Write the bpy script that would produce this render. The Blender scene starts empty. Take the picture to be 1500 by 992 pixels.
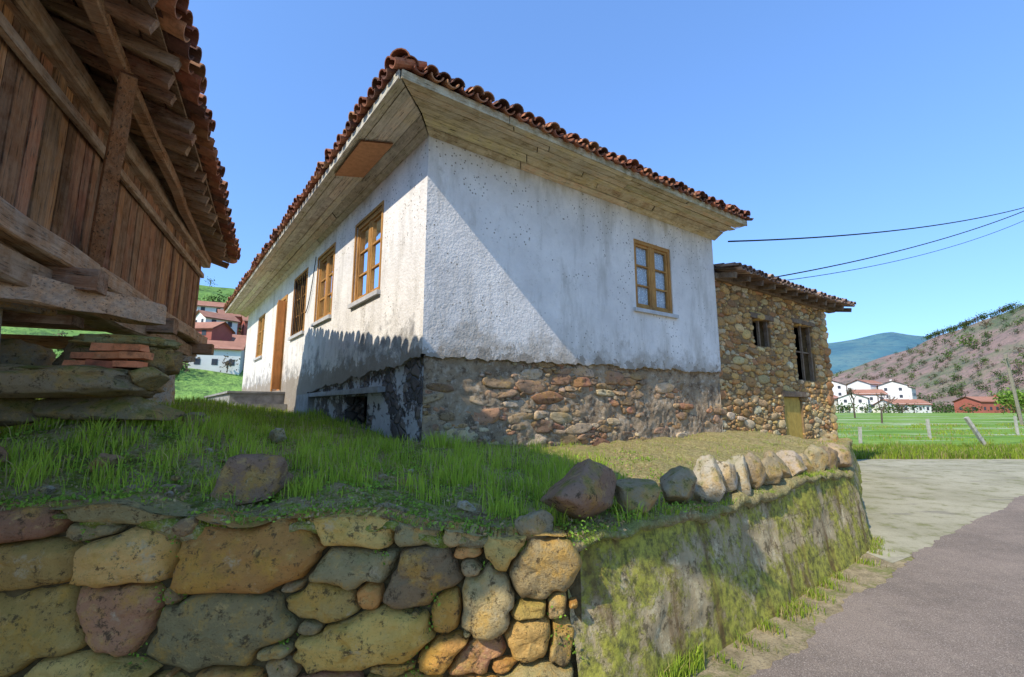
import bpy, math, random
import numpy as np
from mathutils import Vector, Matrix, noise
random.seed(7); rng=np.random.default_rng(7)
S=bpy.context.scene
COL=S.collection
# ------------------------------------------------------------ helpers
def V(*a): return Vector(a)
class MB:
    def __init__(s): s.v=[];s.f=[];s.c=[];s.m=[]
    def face(s,pts,col=(1,1,1),mi=0):
        b=len(s.v); s.v.extend([tuple(p) for p in pts]); s.f.append(tuple(range(b,b+len(pts)))); s.c.append(col); s.m.append(mi)
    def box(s,p,ax,ay,az,col=(1,1,1),mi=0,j=0):
        p=Vector(p);ax=Vector(ax);ay=Vector(ay);az=Vector(az)
        q=[p,p+ax,p+ax+ay,p+ay]; q+= [k+az for k in q]
        if j: q=[k+Vector([random.uniform(-j,j) for _ in range(3)]) for k in q]
        b=len(s.v); s.v.extend([tuple(k) for k in q])
        for f in [(0,3,2,1),(4,5,6,7),(0,1,5,4),(1,2,6,5),(2,3,7,6),(3,0,4,7)]:
            s.f.append(tuple(b+i for i in f)); s.c.append(col); s.m.append(mi)
    def beam(s,p0,p1,w,h,col=(1,1,1),mi=0,j=0,n=1,bow=0):
        p0=Vector(p0);p1=Vector(p1);d=(p1-p0); dn=d.normalized()
        side=dn.cross(Vector((0,0,1)))
        if side.length<1e-3: side=Vector((1,0,0))
        side.normalize(); up=side.cross(dn)
        rings=[]
        for i in range(n+1):
            c=p0+d*(i/n)+Vector([random.uniform(-bow,bow) for _ in range(3)])*(1 if 0<i<n else 0)
            b=len(s.v)
            for (a,e) in [(-1,-1),(-.8,-1),(.8,-1),(1,-.8),(1,.8),(.8,1),(-.8,1),(-1,.8)]:
                s.v.append(tuple(c+side*(a*w/2+random.uniform(-j,j))+up*(e*h/2+random.uniform(-j,j))))
            rings.append(b)
        for i in range(n):
            a=rings[i];b=rings[i+1]
            for k in range(8):
                s.f.append((a+k,a+(k+1)%8,b+(k+1)%8,b+k)); s.c.append(col); s.m.append(mi)
        for r in (rings[0],rings[-1]):
            s.f.append(tuple(r+k for k in range(8))); s.c.append(tuple(x*.8 for x in col)); s.m.append(mi)
    def grid(s,fn,nu,nv,col=(1,1,1),mi=0):
        b=len(s.v)
        for i in range(nu+1):
            for k in range(nv+1): s.v.append(tuple(fn(i/nu,k/nv)))
        for i in range(nu):
            for k in range(nv):
                a=b+i*(nv+1)+k
                s.f.append((a,a+nv+1,a+nv+2,a+1)); s.c.append(col); s.m.append(mi)
    def obj(s,name,mats,parent=None,smooth=False,loc=None):
        return mkobj(name,s.v,s.f,s.c,s.m,mats,parent,smooth,loc)
def mkobj(name,v,f,c,m,mats,parent=None,smooth=False,loc=None):
    me=bpy.data.meshes.new(name)
    if loc is not None:
        v=(np.array(v)-np.array(loc)).tolist()
    me.from_pydata(v,[],f)
    for mt in (mats if isinstance(mats,(list,tuple)) else [mats]): me.materials.append(mt)
    at=me.attributes.new('Col','FLOAT_COLOR','FACE')
    ca=np.ones((len(f),4),dtype=np.float32); ca[:,:3]=np.array(c,dtype=np.float32).reshape(-1,3)
    at.data.foreach_set('color',ca.ravel())
    if m is not None: me.polygons.foreach_set('material_index',np.array(m,dtype=np.int32))
    if smooth: me.polygons.foreach_set('use_smooth',np.ones(len(f),dtype=bool))
    me.update()
    o=bpy.data.objects.new(name,me); COL.objects.link(o)
    if loc is not None: o.location=loc
    if parent:
        o.parent=parent; o.matrix_parent_inverse=Matrix.Translation(-Vector(parent.location))
    return o
def empty(name,loc):
    e=bpy.data.objects.new(name,None); e.location=loc; COL.objects.link(e); return e
def jc(c,a=.15):
    k=1+random.uniform(-a,a); return tuple(max(0,x*k*(1+random.uniform(-a,a)*.25)) for x in c)
# ------------------------------------------------------------ node helpers
class M:
    def __init__(s,name):
        s.mat=bpy.data.materials.new(name); s.mat.use_nodes=True; s.nt=s.mat.node_tree
        s.b=s.nt.nodes['Principled BSDF']; s.b.inputs['Specular IOR Level'].default_value=.12
        s.b.inputs['Roughness'].default_value=.95
        s.co=s.nt.nodes.new('ShaderNodeTexCoord').outputs['Object']
    def lk(s,v,inp):
        if isinstance(v,bpy.types.NodeSocket): s.nt.links.new(v,inp)
        elif isinstance(v,tuple) and len(v)==3 and inp.type=='RGBA': inp.default_value=(*v,1)
        else: inp.default_value=v
    def mp(s,scale=(1,1,1),rot=(0,0,0),vec=None):
        n=s.nt.nodes.new('ShaderNodeMapping'); s.lk(vec or s.co,n.inputs[0]); n.inputs['Scale'].default_value=scale; n.inputs['Rotation'].default_value=rot
        return n.outputs[0]
    def nz(s,scale,detail=4,rough=.6,vec=None,dist=0,color=False):
        n=s.nt.nodes.new('ShaderNodeTexNoise'); s.lk(vec or s.co,n.inputs['Vector']); n.inputs['Scale'].default_value=scale
        n.inputs['Detail'].default_value=detail; n.inputs['Roughness'].default_value=rough; n.inputs['Distortion'].default_value=dist
        return n.outputs['Color' if color else 'Fac']
    def vo(s,scale,vec=None,feat='F1',out='Distance',rnd=1):
        n=s.nt.nodes.new('ShaderNodeTexVoronoi'); n.feature=feat; s.lk(vec or s.co,n.inputs['Vector']); n.inputs['Scale'].default_value=scale
        n.inputs['Randomness'].default_value=rnd
        return n.outputs[out]
    def mix(s,f,a,b,bl='MIX'):
        n=s.nt.nodes.new('ShaderNodeMix'); n.data_type='RGBA'; n.blend_type=bl
        s.lk(f,n.inputs[0]); s.lk(a,n.inputs[6]); s.lk(b,n.inputs[7]); return n.outputs[2]
    def rg(s,x,a,b,c=0,d=1):
        n=s.nt.nodes.new('ShaderNodeMapRange'); s.lk(x,n.inputs[0]); n.inputs[1].default_value=a;n.inputs[2].default_value=b;n.inputs[3].default_value=c;n.inputs[4].default_value=d
        return n.outputs[0]
    def ma(s,op,a,b=0.0):
        n=s.nt.nodes.new('ShaderNodeMath'); n.operation=op; s.lk(a,n.inputs[0]); s.lk(b,n.inputs[1]); return n.outputs[0]
    def vadd(s,a,b,k):
        n=s.nt.nodes.new('ShaderNodeVectorMath'); n.operation='MULTIPLY_ADD'; s.lk(b,n.inputs[0]); n.inputs[1].default_value=(k,k,k); s.lk(a,n.inputs[2]); return n.outputs[0]
    def ramp(s,f,stops,const=False):
        n=s.nt.nodes.new('ShaderNodeValToRGB'); s.lk(f,n.inputs[0]); cr=n.color_ramp
        if const: cr.interpolation='CONSTANT'
        while len(cr.elements)<len(stops): cr.elements.new(.5)
        for e,(p,c) in zip(cr.elements,stops): e.position=p; e.color=(*c,1)
        return n.outputs[0]
    def col(s):
        n=s.nt.nodes.new('ShaderNodeAttribute'); n.attribute_name='Col'; return n.outputs['Color']
    def sep(s,v=None,i=2):
        n=s.nt.nodes.new('ShaderNodeSeparateXYZ'); s.lk(v or s.co,n.inputs[0]); return n.outputs[i]
    def normz(s):
        n=s.nt.nodes.new('ShaderNodeNewGeometry'); return s.sep(n.outputs['Normal'],2)
    def base(s,c): s.lk(c,s.b.inputs['Base Color'])
    def bump(s,h,st=.5,dist=.02):
        n=s.nt.nodes.new('ShaderNodeBump'); n.inputs['Strength'].default_value=st; n.inputs['Distance'].default_value=dist
        s.lk(h,n.inputs['Height']); s.nt.links.new(n.outputs[0],s.b.inputs['Normal'])
# ---------- materials
def m_plaster(name,dz0,dz1,heavy,brown):
    m=M(name)
    big=m.nz(.9,6,.7); fine=m.nz(28,4,.6); med=m.nz(5,5,.65)
    c=m.mix(m.rg(big,.35,.65),(.86,.80,.71),(.68,.63,.56))
    st=m.nz(2.6,7,.72,vec=m.mp((1,1,.22)))
    c=m.mix(m.ma('MULTIPLY',m.rg(st,.50,.66),.55),c,(.44,.39,.31))
    c=m.mix(m.rg(m.nz(8,7,.78),.56,.68,0,.45),c,(.47,.42,.34))
    z=m.rg(m.sep(),dz0,dz1,1,0)
    d=m.ma('ADD',z,m.rg(m.nz(2.4,7,.72),.3,.7,-.6,.5))
    d=m.rg(d,.35,.75)
    c=m.mix(m.ma('MULTIPLY',d,heavy),c,m.mix(m.rg(med,.35,.65),brown,(.38,.35,.29)))
    pf=m.ma('ADD',m.rg(m.sep(),2.3,2.68,1,0),m.rg(m.nz(4.5,6,.7),.3,.7,-.6,.45)); c=m.mix(m.rg(pf,.5,.56,0,.8),c,(.29,.24,.18))
    sp=m.vo(15,feat='F1'); hi=m.rg(m.sep(),4.0,5.3,.0,.13)
    spm=m.ma('MULTIPLY',m.rg(sp,.16,.22,1,0),m.rg(m.ma('ADD',m.nz(1.7,3),hi),.53,.60))
    c=m.mix(m.ma('MULTIPLY',spm,.85),c,(.2,.16,.11))
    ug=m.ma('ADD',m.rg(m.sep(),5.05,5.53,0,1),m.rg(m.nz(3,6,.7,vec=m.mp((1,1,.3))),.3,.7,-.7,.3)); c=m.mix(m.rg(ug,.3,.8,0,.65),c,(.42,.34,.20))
    m.base(c); m.bump(m.ma('ADD',m.ma('MULTIPLY',fine,.6),m.ma('ADD',m.nz(7,3),m.ma('MULTIPLY',m.nz(75,2),.25))),.6,.022)
    return m.mat
P_R=m_plaster('plaster_right',2.3,3.1,.65,(.34,.26,.17))
P_L=m_plaster('plaster_left',2.0,3.5,.88,(.18,.17,.165))
def m_rubble(name,scale,sz,stops,mort,plaster=None,pth=(.45,.6),edge=.07):
    m=M(name)
    w=m.vadd(m.co,m.nz(3.5,3,.6,color=True),.22)
    w=m.mp((scale,scale,scale*sz),vec=w)
    e=m.vo(1,vec=w,feat='DISTANCE_TO_EDGE'); cc=m.vo(1,vec=w,out='Color')
    sc=m.sep(cc,0); c=m.ramp(sc,stops)
    n1=m.nz(9,6,.7); c=m.mix(m.rg(n1,.3,.75,.0,.75),c,(.10,.085,.065))
    mask=m.rg(e,edge*.35,edge,0,1)
    c=m.mix(mask,mort,c)
    h=m.ma('ADD',m.ma('MULTIPLY',m.rg(e,0,edge*2.2),1.0),m.ma('MULTIPLY',m.nz(30,5,.7),.35))
    h=m.ma('ADD',h,m.ma('MULTIPLY',m.sep(cc,1),.5))
    if plaster:
        pm=m.rg(m.nz(1.8,7,.72),pth[0],pth[1])
        pc=m.mix(m.nz(6,5,.7),plaster,tuple(x*.55 for x in plaster))
        c=m.mix(pm,c,pc)
        n=m.nt.nodes.new('ShaderNodeMix'); m.lk(pm,n.inputs[0]); m.lk(h,n.inputs[2]); m.lk(m.ma('ADD',m.ma('MULTIPLY',m.nz(25,4),.4),1.2),n.inputs[3]); h=n.outputs[0]
    m.base(c); m.bump(h,.9,.05); return m.mat
RUB_L=m_rubble('rubble_left',4.6,1.5,[(0,(.09,.08,.08)),(.5,(.20,.16,.14)),(1,(.30,.24,.19))],(.14,.125,.115),(.60,.58,.55),(.50,.53))
def m_stone(name,moss=.35,lich=1.0,mossc=.45):
    m=M(name); c=m.col()
    c=m.mix(m.rg(m.nz(6,6,.7),.40,.72,0,.6),c,m.mix(.5,c,(.18,.11,.04),'MIX'))
    c=m.mix(m.rg(m.nz(3.1,7,.75),.50,.60,0,.6*lich),c,(.68,.37,.06))
    c=m.mix(m.rg(m.nz(11,6,.72,vec=m.mp((1,1,1.3))),.55,.66,0,.6*lich),c,(.68,.46,.16))
    c=m.mix(m.rg(m.nz(15,7,.82),.55,.61,0,.85),c,(.09,.06,.03))
    c=m.mix(m.rg(m.nz(4.2,7,.75),.60,.67,0,.55*lich),c,(.64,.53,.33))
    c=m.mix(m.rg(m.nz(45,4,.8),.58,.68,0,.5),c,(.05,.035,.02))
    up=m.ma('MULTIPLY',m.rg(m.normz(),.2,.85),m.rg(m.nz(7,6,.7),.46,.6))
    c=m.mix(m.ma('MULTIPLY',up,moss),c,(.19,.21,.03))
    if moss>.2:
        c=m.mix(m.ma('MULTIPLY',m.rg(m.nz(2.7,7,.78),.60,.67),mossc),c,(.19,.18,.035))
    m.base(c); m.bump(m.ma('ADD',m.nz(14,7,.75),m.ma('MULTIPLY',m.nz(60,4,.75),.6)),1.0,.03); return m.mat
STONE=m_stone('field_stone',.3,1.0,.25)
STONE_M=m_stone('mossy_boulder',.75,.7,.7)
STONE_W=m_stone('walling_stone',.05,.5)
def m_wood(name,c1,c2,rotz=0,grain=(14,1.0,14),lichen=0,lc=(.5,.48,.4),cr=.6):
    m=M(name); v=m.mp((1,1,1),(0,0,rotz)); v=m.mp(grain,vec=v)
    g=m.nz(1.6,6,.7,vec=v,dist=.4)
    c=m.mix(m.rg(g,.3,.7),c1,c2); c=m.mix(1.0,c,m.col(),'MULTIPLY')
    g2=m.nz(5,3,.6,vec=v); c=m.mix(m.rg(g2,.56,.66,0,cr),c,(.03,.02,.012))
    if lichen: c=m.mix(m.ma('MULTIPLY',m.rg(m.nz(5,7,.75),.42,.58),lichen),c,m.mix(m.rg(g,.3,.7),lc,tuple(x*.6 for x in lc)))
    c=m.mix(m.rg(m.nz(1.3,6,.7),.52,.70,0,.5),c,m.mix(.6,c,(.05,.04,.03)))
    m.base(c); m.b.inputs['Roughness'].default_value=.85
    m.bump(m.ma('ADD',g,m.ma('MULTIPLY',g2,.6)),.9,.018); return m.mat
def m_tile():
    m=M('terracotta_tile'); c=m.col()
    c=m.mix(m.rg(m.nz(9,5,.7),.45,.7,0,.7),c,(.09,.05,.035))
    c=m.mix(m.rg(m.nz(21,5,.7),.6,.7,0,.6),c,(.46,.36,.20))
    m.base(c); m.bump(m.nz(40,4),.5,.01); return m.mat
TILE=m_tile()
def flat(name,c,rough=.8,spec=.25,var=.3,sc=8,bst=.2):
    m=M(name); d=tuple(x*(1-var) for x in c)
    m.base(m.mix(m.rg(m.nz(sc,5,.65),.3,.7),c,d)); m.b.inputs['Roughness'].default_value=rough; m.bump(m.nz(sc*4,4),bst,.01); return m.mat
DARK=flat('dark_interior',(.015,.013,.012),bst=0)  # near-black stands in for unlit depth; window bars share it
FRAME=m_wood('window_frame_wood',(.54,.29,.09),(.36,.17,.05),0,(10,10,3),cr=.2)
DOORW=m_wood('door_wood',(.66,.29,.10),(.50,.19,.06),0,(10,10,1.5),cr=.2)
def m_glass():
    m=M('window_glass'); nt=m.nt; out=nt.nodes['Material Output']
    gl=nt.nodes.new('ShaderNodeBsdfGlossy'); gl.inputs['Roughness'].default_value=.03; gl.inputs['Color'].default_value=(.9,.95,1,1)
    tr=nt.nodes.new('ShaderNodeBsdfTransparent'); tr.inputs[0].default_value=(.92,.95,.95,1)
    lw=nt.nodes.new('ShaderNodeLayerWeight'); lw.inputs[0].default_value=.12
    mx=nt.nodes.new('ShaderNodeMixShader'); nt.links.new(lw.outputs['Fresnel'],mx.inputs[0]); nt.links.new(tr.outputs[0],mx.inputs[1]); nt.links.new(gl.outputs[0],mx.inputs[2]); nt.links.new(mx.outputs[0],out.inputs[0]); return m.mat
GLASS=m_glass()
def m_curtain():
    m=M('lace_curtain'); m.base(m.mix(m.rg(m.vo(34),.15,.45),(.92,.92,.9),(.50,.52,.54))); return m.mat
CURT=m_curtain()
def m_leafy(name,tr=.35):
    m=M(name); nt=m.nt; out=nt.nodes['Material Output']
    d=nt.nodes.new('ShaderNodeBsdfDiffuse'); t=nt.nodes.new('ShaderNodeBsdfTranslucent'); c=m.col()
    nt.links.new(c,d.inputs[0]); nt.links.new(c,t.inputs[0])
    mx=nt.nodes.new('ShaderNodeMixShader'); mx.inputs[0].default_value=tr
    nt.links.new(d.outputs[0],mx.inputs[1]); nt.links.new(t.outputs[0],mx.inputs[2]); nt.links.new(mx.outputs[0],out.inputs[0]); return m.mat
LEAF=m_leafy('grass_blade')
def m_soil():
    m=M('terrace_turf')
    c=m.ramp(m.nz(3.4,7,.74),[(.34,(.10,.10,.02)),(.42,(.19,.24,.03)),(.49,(.30,.33,.05)),(.55,(.46,.36,.16)),(.62,(.34,.24,.11)),(.70,(.18,.12,.06))])
    c=m.mix(m.rg(m.nz(14,6,.75),.5,.62,0,.7),c,(.15,.10,.045))
    c=m.mix(m.rg(m.nz(30,5,.75),.53,.62,0,.65),c,(.52,.44,.24))
    x=m.rg(m.sep(i=0),.3,1.3); straw=m.ma('MULTIPLY',x,m.rg(m.nz(2.2,5),.28,.46))
    c=m.mix(m.ma('MULTIPLY',straw,.8),c,m.mix(m.rg(m.nz(25,5,.75),.4,.6),(.52,.43,.19),(.28,.21,.09)))
    m.base(c); m.bump(m.ma('ADD',m.nz(16,6,.7),m.nz(60,3)),1,.04); return m.mat
SOIL=m_soil()
def m_cwall():
    m=M('mossy_concrete')
    c=m.mix(m.rg(m.nz(2.2,6,.7),.35,.65),(.52,.40,.21),(.33,.25,.13))
    c=m.mix(m.rg(m.nz(5,7,.8),.53,.61,0,.75),c,(.64,.53,.30))
    c=m.mix(m.rg(m.nz(9,7,.8),.53,.60,0,.85),c,(.12,.09,.045))
    z=m.rg(m.sep(),.45,1.0); zl=m.rg(m.sep(),.45,0.0)
    mo=m.rg(m.ma('ADD',m.ma('ADD',m.nz(2.6,8,.78),m.ma('MULTIPLY',z,.15)),m.ma('MULTIPLY',zl,.16)),.50,.58)
    c=m.mix(m.ma('MULTIPLY',mo,.88),c,m.mix(m.rg(m.nz(16,6,.75),.38,.58),(.09,.09,.02),(.42,.39,.05)))
    st=m.nz(2.4,5,.6,vec=m.mp((1.6,1.6,.2)))
    c=m.mix(m.rg(st,.54,.64,0,.75),c,(.15,.085,.035))
    br=m.nt.nodes.new('ShaderNodeTexBrick')
    m.lk(m.vadd(m.mp((1,1,1),(math.radians(90),0,0),vec=m.mp((1,1,1),(0,0,-math.radians(38.3)))),m.nz(5,4,color=True),.05),br.inputs['Vector'])
    br.inputs['Scale'].default_value=1; br.inputs['Brick Width'].default_value=.42; br.inputs['Row Height'].default_value=.21; br.inputs['Mortar Size'].default_value=.006
    br.inputs['Mortar Smooth'].default_value=.8
    f=m.ma('MULTIPLY',br.outputs['Fac'],m.rg(m.sep(i=0),1.2,3.0,.05,.6)); c=m.mix(m.ma('MULTIPLY',f,.5),c,(.1,.08,.05))
    m.base(c); h=m.ma('SUBTRACT',m.ma('ADD',m.nz(9,7,.8),m.ma('MULTIPLY',mo,.3)),m.ma('MULTIPLY',f,.2)); m.bump(h,.7,.03); return m.mat
CWALL=m_cwall()
def m_asph():
    m=M('asphalt'); c=m.mix(m.rg(m.nz(.9,6,.7),.38,.62),(.33,.255,.19),(.23,.18,.135))
    c=m.mix(m.rg(m.nz(150,3,.7),.5,.64,0,.8),c,(.07,.055,.045)); c=m.mix(m.rg(m.nz(110,2),.58,.66,0,.7),c,(.56,.46,.36))
    c=m.mix(m.rg(m.nz(7,6,.75),.55,.7,0,.4),c,(.42,.33,.23))
    c=m.mix(m.rg(m.nz(.5,7,.8),.56,.60,0,.3),c,(.16,.13,.10))
    m.base(c); m.bump(m.nz(150,4,.7),.9,.008); return m.mat
ASPH=m_asph()
def m_conc():
    m=M('concrete_apron'); c=m.mix(m.rg(m.nz(.6,7,.72),.35,.65),(.47,.42,.28),(.31,.28,.17))
    c=m.mix(m.rg(m.nz(2.4,7,.75),.53,.64,0,.75),c,(.19,.19,.06)); c=m.mix(m.rg(m.nz(60,3),.55,.7,0,.4),c,(.12,.11,.09))
    c=m.mix(m.rg(m.nz(.8,5,.6,vec=m.mp((1,3,1))),.6,.66,0,.5),c,(.16,.14,.11))
    m.base(c); m.bump(m.nz(70,4,.7),.4,.008); return m.mat
CONC=m_conc()
def m_field():
    m=M('meadow'); c=m.mix(m.rg(m.nz(.06,6,.65,vec=m.mp((1,3,1))),.4,.6),(.13,.26,.03),(.28,.41,.07))
    c=m.mix(m.rg(m.nz(1.2,6,.7),.4,.7,0,.6),c,(.09,.18,.025)); c=m.mix(m.rg(m.nz(9,5),.55,.7,0,.5),c,(.3,.33,.12))
    c=m.mix(m.rg(m.nz(.09,7,.75,vec=m.mp((.6,3.2,1))),.54,.60,0,.75),c,(.56,.56,.42))
    m.base(c); m.bump(m.nz(12,5,.7),1,.05); return m.mat
FIELD=m_field()
DIRT=M('verge_dirt'); c_=DIRT.mix(DIRT.rg(DIRT.nz(5,7,.75),.4,.6),(.50,.39,.22),(.28,.22,.12)); c_=DIRT.mix(DIRT.rg(DIRT.nz(2.5,7,.75),.5,.6,0,.7),c_,(.24,.27,.06)); c_=DIRT.mix(DIRT.rg(DIRT.nz(60,4,.8),.52,.64,0,.7),c_,(.10,.08,.05)); DIRT.base(c_); DIRT.bump(DIRT.nz(40,6,.8),1,.02); DIRT=DIRT.mat
def m_hill(name,stops,sc,haze_col=None,hf=0):
    m=M(name); c=m.ramp(m.nz(sc,8,.74),stops)
    c=m.mix(m.rg(m.nz(sc*6,6,.75),.5,.62,0,.6),c,tuple(x*.45 for x in stops[0][1]))
    if haze_col: c=m.mix(hf,c,haze_col)  # aerial haze blended into the hill's base colour
    m.base(c); m.bump(m.nz(sc*5,6,.7),1,3); return m.mat
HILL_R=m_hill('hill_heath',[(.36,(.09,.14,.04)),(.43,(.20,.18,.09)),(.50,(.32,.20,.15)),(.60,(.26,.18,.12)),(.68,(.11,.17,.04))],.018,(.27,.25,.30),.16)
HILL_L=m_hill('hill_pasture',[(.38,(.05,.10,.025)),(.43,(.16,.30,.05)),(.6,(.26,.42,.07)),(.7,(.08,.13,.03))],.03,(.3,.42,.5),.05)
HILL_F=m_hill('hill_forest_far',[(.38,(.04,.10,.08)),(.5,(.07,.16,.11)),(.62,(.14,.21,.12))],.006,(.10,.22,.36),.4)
# ------------------------------------------------------------ terrain height
CP=np.array([(.33,2.85,.93),(-1.5,2.75,1.08),(-3.5,2.65,1.18),(-6,2.7,1.3),(-3.5,4.2,1.58),(-2.4,3.7,1.33),(-5,6,1.68),(-6.5,9,1.8),(-4,9,1.55),(-4.3,10.2,1.5),
 (-1.12,5.5,1.26),(-.8,4.2,1.14),(-3,7.6,1.42),(4.37,9.3,1.22),(4.33,6.1,.93),(2.3,4.5,.93),(1.5,5.8,1.1),(9,12.6,.84),(6.7,9.6,.93),(-10,16,1.7),(-8,12,1.75),(-10,5,1.9),(-12,10,2.0),(-14,20,1.5),(1.2,3.6,.93),(.3,3.6,1.03),(2.5,7.5,1.15),(-2.5,2.72,1.14)])
def HT(x,y):
    x=np.asarray(x,float);y=np.asarray(y,float)
    w=0;z=0
    for a,b,c in CP:
        k=1/((x-a)**2+(y-b)**2+.08)**1.5
        w=w+k; z=z+k*c
    z=z/w
    return z+.018*np.sin(x*5.1+y*2.3)+.015*np.sin(y*7.3-x*3.1)+.01*np.sin(x*13+y*11)
FR=[(-16,2.62),(-4.6,2.48),(.33,2.78),(4.33,5.96),(6.2,8.6),(9.35,12.75),(9.6,17),(9.6,24)]
BK=[(-18,26),(-11,26),(-4,25),(0,25),(3,25),(5,25),(7,25),(8,25)]
def lerpoly(P,t):
    n=len(P)-1; i=min(int(t*n),n-1); f=t*n-i; return (P[i][0]*(1-f)+P[i+1][0]*f, P[i][1]*(1-f)+P[i+1][1]*f)
NV=110
seglens=[40,120,150,60,60,30,30]
tt=np.concatenate([[0]]+[i+(np.arange(k)+1)/k for i,k in enumerate(seglens)])/7.0
NU=len(tt)-1; pts=np.zeros((NU+1,NV+1,3))
for i,t in enumerate(tt):
    a=np.array(lerpoly(FR,t)); b=np.array(lerpoly(BK,t))
    s=(np.arange(NV+1)/NV)**2.2
    pts[i,:,0]=a[0]*(1-s)+b[0]*s; pts[i,:,1]=a[1]*(1-s)+b[1]*s
pts[:,:,2]=HT(pts[:,:,0],pts[:,:,1])
for i in range(NU+1):
    for k in range(0,60):
        p=pts[i,k]; pts[i,k,2]+=.03*noise.noise(Vector((p[0]*4,p[1]*4,0)))+.02*noise.noise(Vector((p[0]*11,p[1]*11,3)))
lip=np.zeros((NU+1,3,3))
for i in range(NU+1):
    p=pts[i,0]; q=pts[i,12]-pts[i,0]; d=np.array([-q[0],-q[1]]); d/=np.linalg.norm(d)+1e-9
    lf=1 if p[0]<-.9 else .35
    dr=max(0.0,.05+(.14*noise.noise(Vector((p[0]*2.2,p[1]*2.2,9)))+.05*noise.noise(Vector((p[0]*9,p[1]*9,2)))+.02*noise.noise(Vector((p[0]*30,p[1]*30,2))))*lf)
    ov=.05+.03*noise.noise(Vector((p[0]*7,p[1]*7,5)))+.015*noise.noise(Vector((p[0]*25,p[1]*25,5)))
    lip[i,2]=(p[0]+d[0]*ov,p[1]+d[1]*ov,p[2]-.02)
    lip[i,1]=(p[0]+d[0]*(ov+.012),p[1]+d[1]*(ov+.012),p[2]-.03-dr*.6)
    lip[i,0]=(p[0]+d[0]*.01,p[1]+d[1]*.01,p[2]-.04-dr)
allp=np.concatenate([lip,pts],axis=1); n2=allp.shape[1]
f=[]
for i in range(NU):
    for k in range(n2-1):
        a=i*n2+k; f.append((a,a+n2,a+n2+1,a+1))
mkobj('terrace_ground',allp.reshape(-1,3).tolist(),f,[(1,1,1)]*len(f),None,SOIL,smooth=True)
# ------------------------------------------------------------ ground, road
mb=MB(); mb.face([(-900,-900,0),(900,-900,0),(900,2200,0),(-900,2200,0)]); mb.obj('ground_meadow',FIELD)
def wob(a,b,n,amp,seed):
    a=Vector(a);b=Vector(b);d=(b-a);nn=Vector((-d.y,d.x)).normalized(); out=[]
    for i in range(n):
        p=a+d*(i/n); out.append(p+nn*amp*(noise.noise(Vector((p.x*1.3,p.y*1.3,seed)))+.4*noise.noise(Vector((p.x*6,p.y*6,seed)))+.3*noise.noise(Vector((p.x*19,p.y*19,seed)))))
    return out
mb=MB(); e=wob((-30,2.1),(0.45,2.40),30,.1,1)+wob((.45,2.40),(2.95,4.25),70,.13,2)+wob((2.95,4.25),(4.9,5.75),60,.12,5)+wob((4.9,5.75),(10.2,9.3),90,.1,3)+wob((10.2,9.3),(46,30.5),60,.15,4)+[Vector((46,30.5))]
mb.face([(p.x,p.y,.012) for p in e]+[(60,-40,.012),(-30,-40,.012)]); mb.obj('asphalt_road',ASPH)
mb=MB()
mb.face([(p.x,p.y,.008) for p in [Vector((4.2,5.3)),Vector((12,9.8)),Vector((30,15.7))]+wob((30,15.9),(9.0,15.6),60,.35,6)+[Vector((9.0,12)),Vector((4.2,5.9))]]); mb.obj('concrete_driveway',CONC)
mb=MB()
mb.face([(-30,1.7,.004),(1.0,1.9,.004),(5.3,5.7,.004),(4.6,6.3,.004),(0.3,3.0,.004),(-30,3.0,.004)]); mb.obj('dirt_verge',DIRT)
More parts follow.
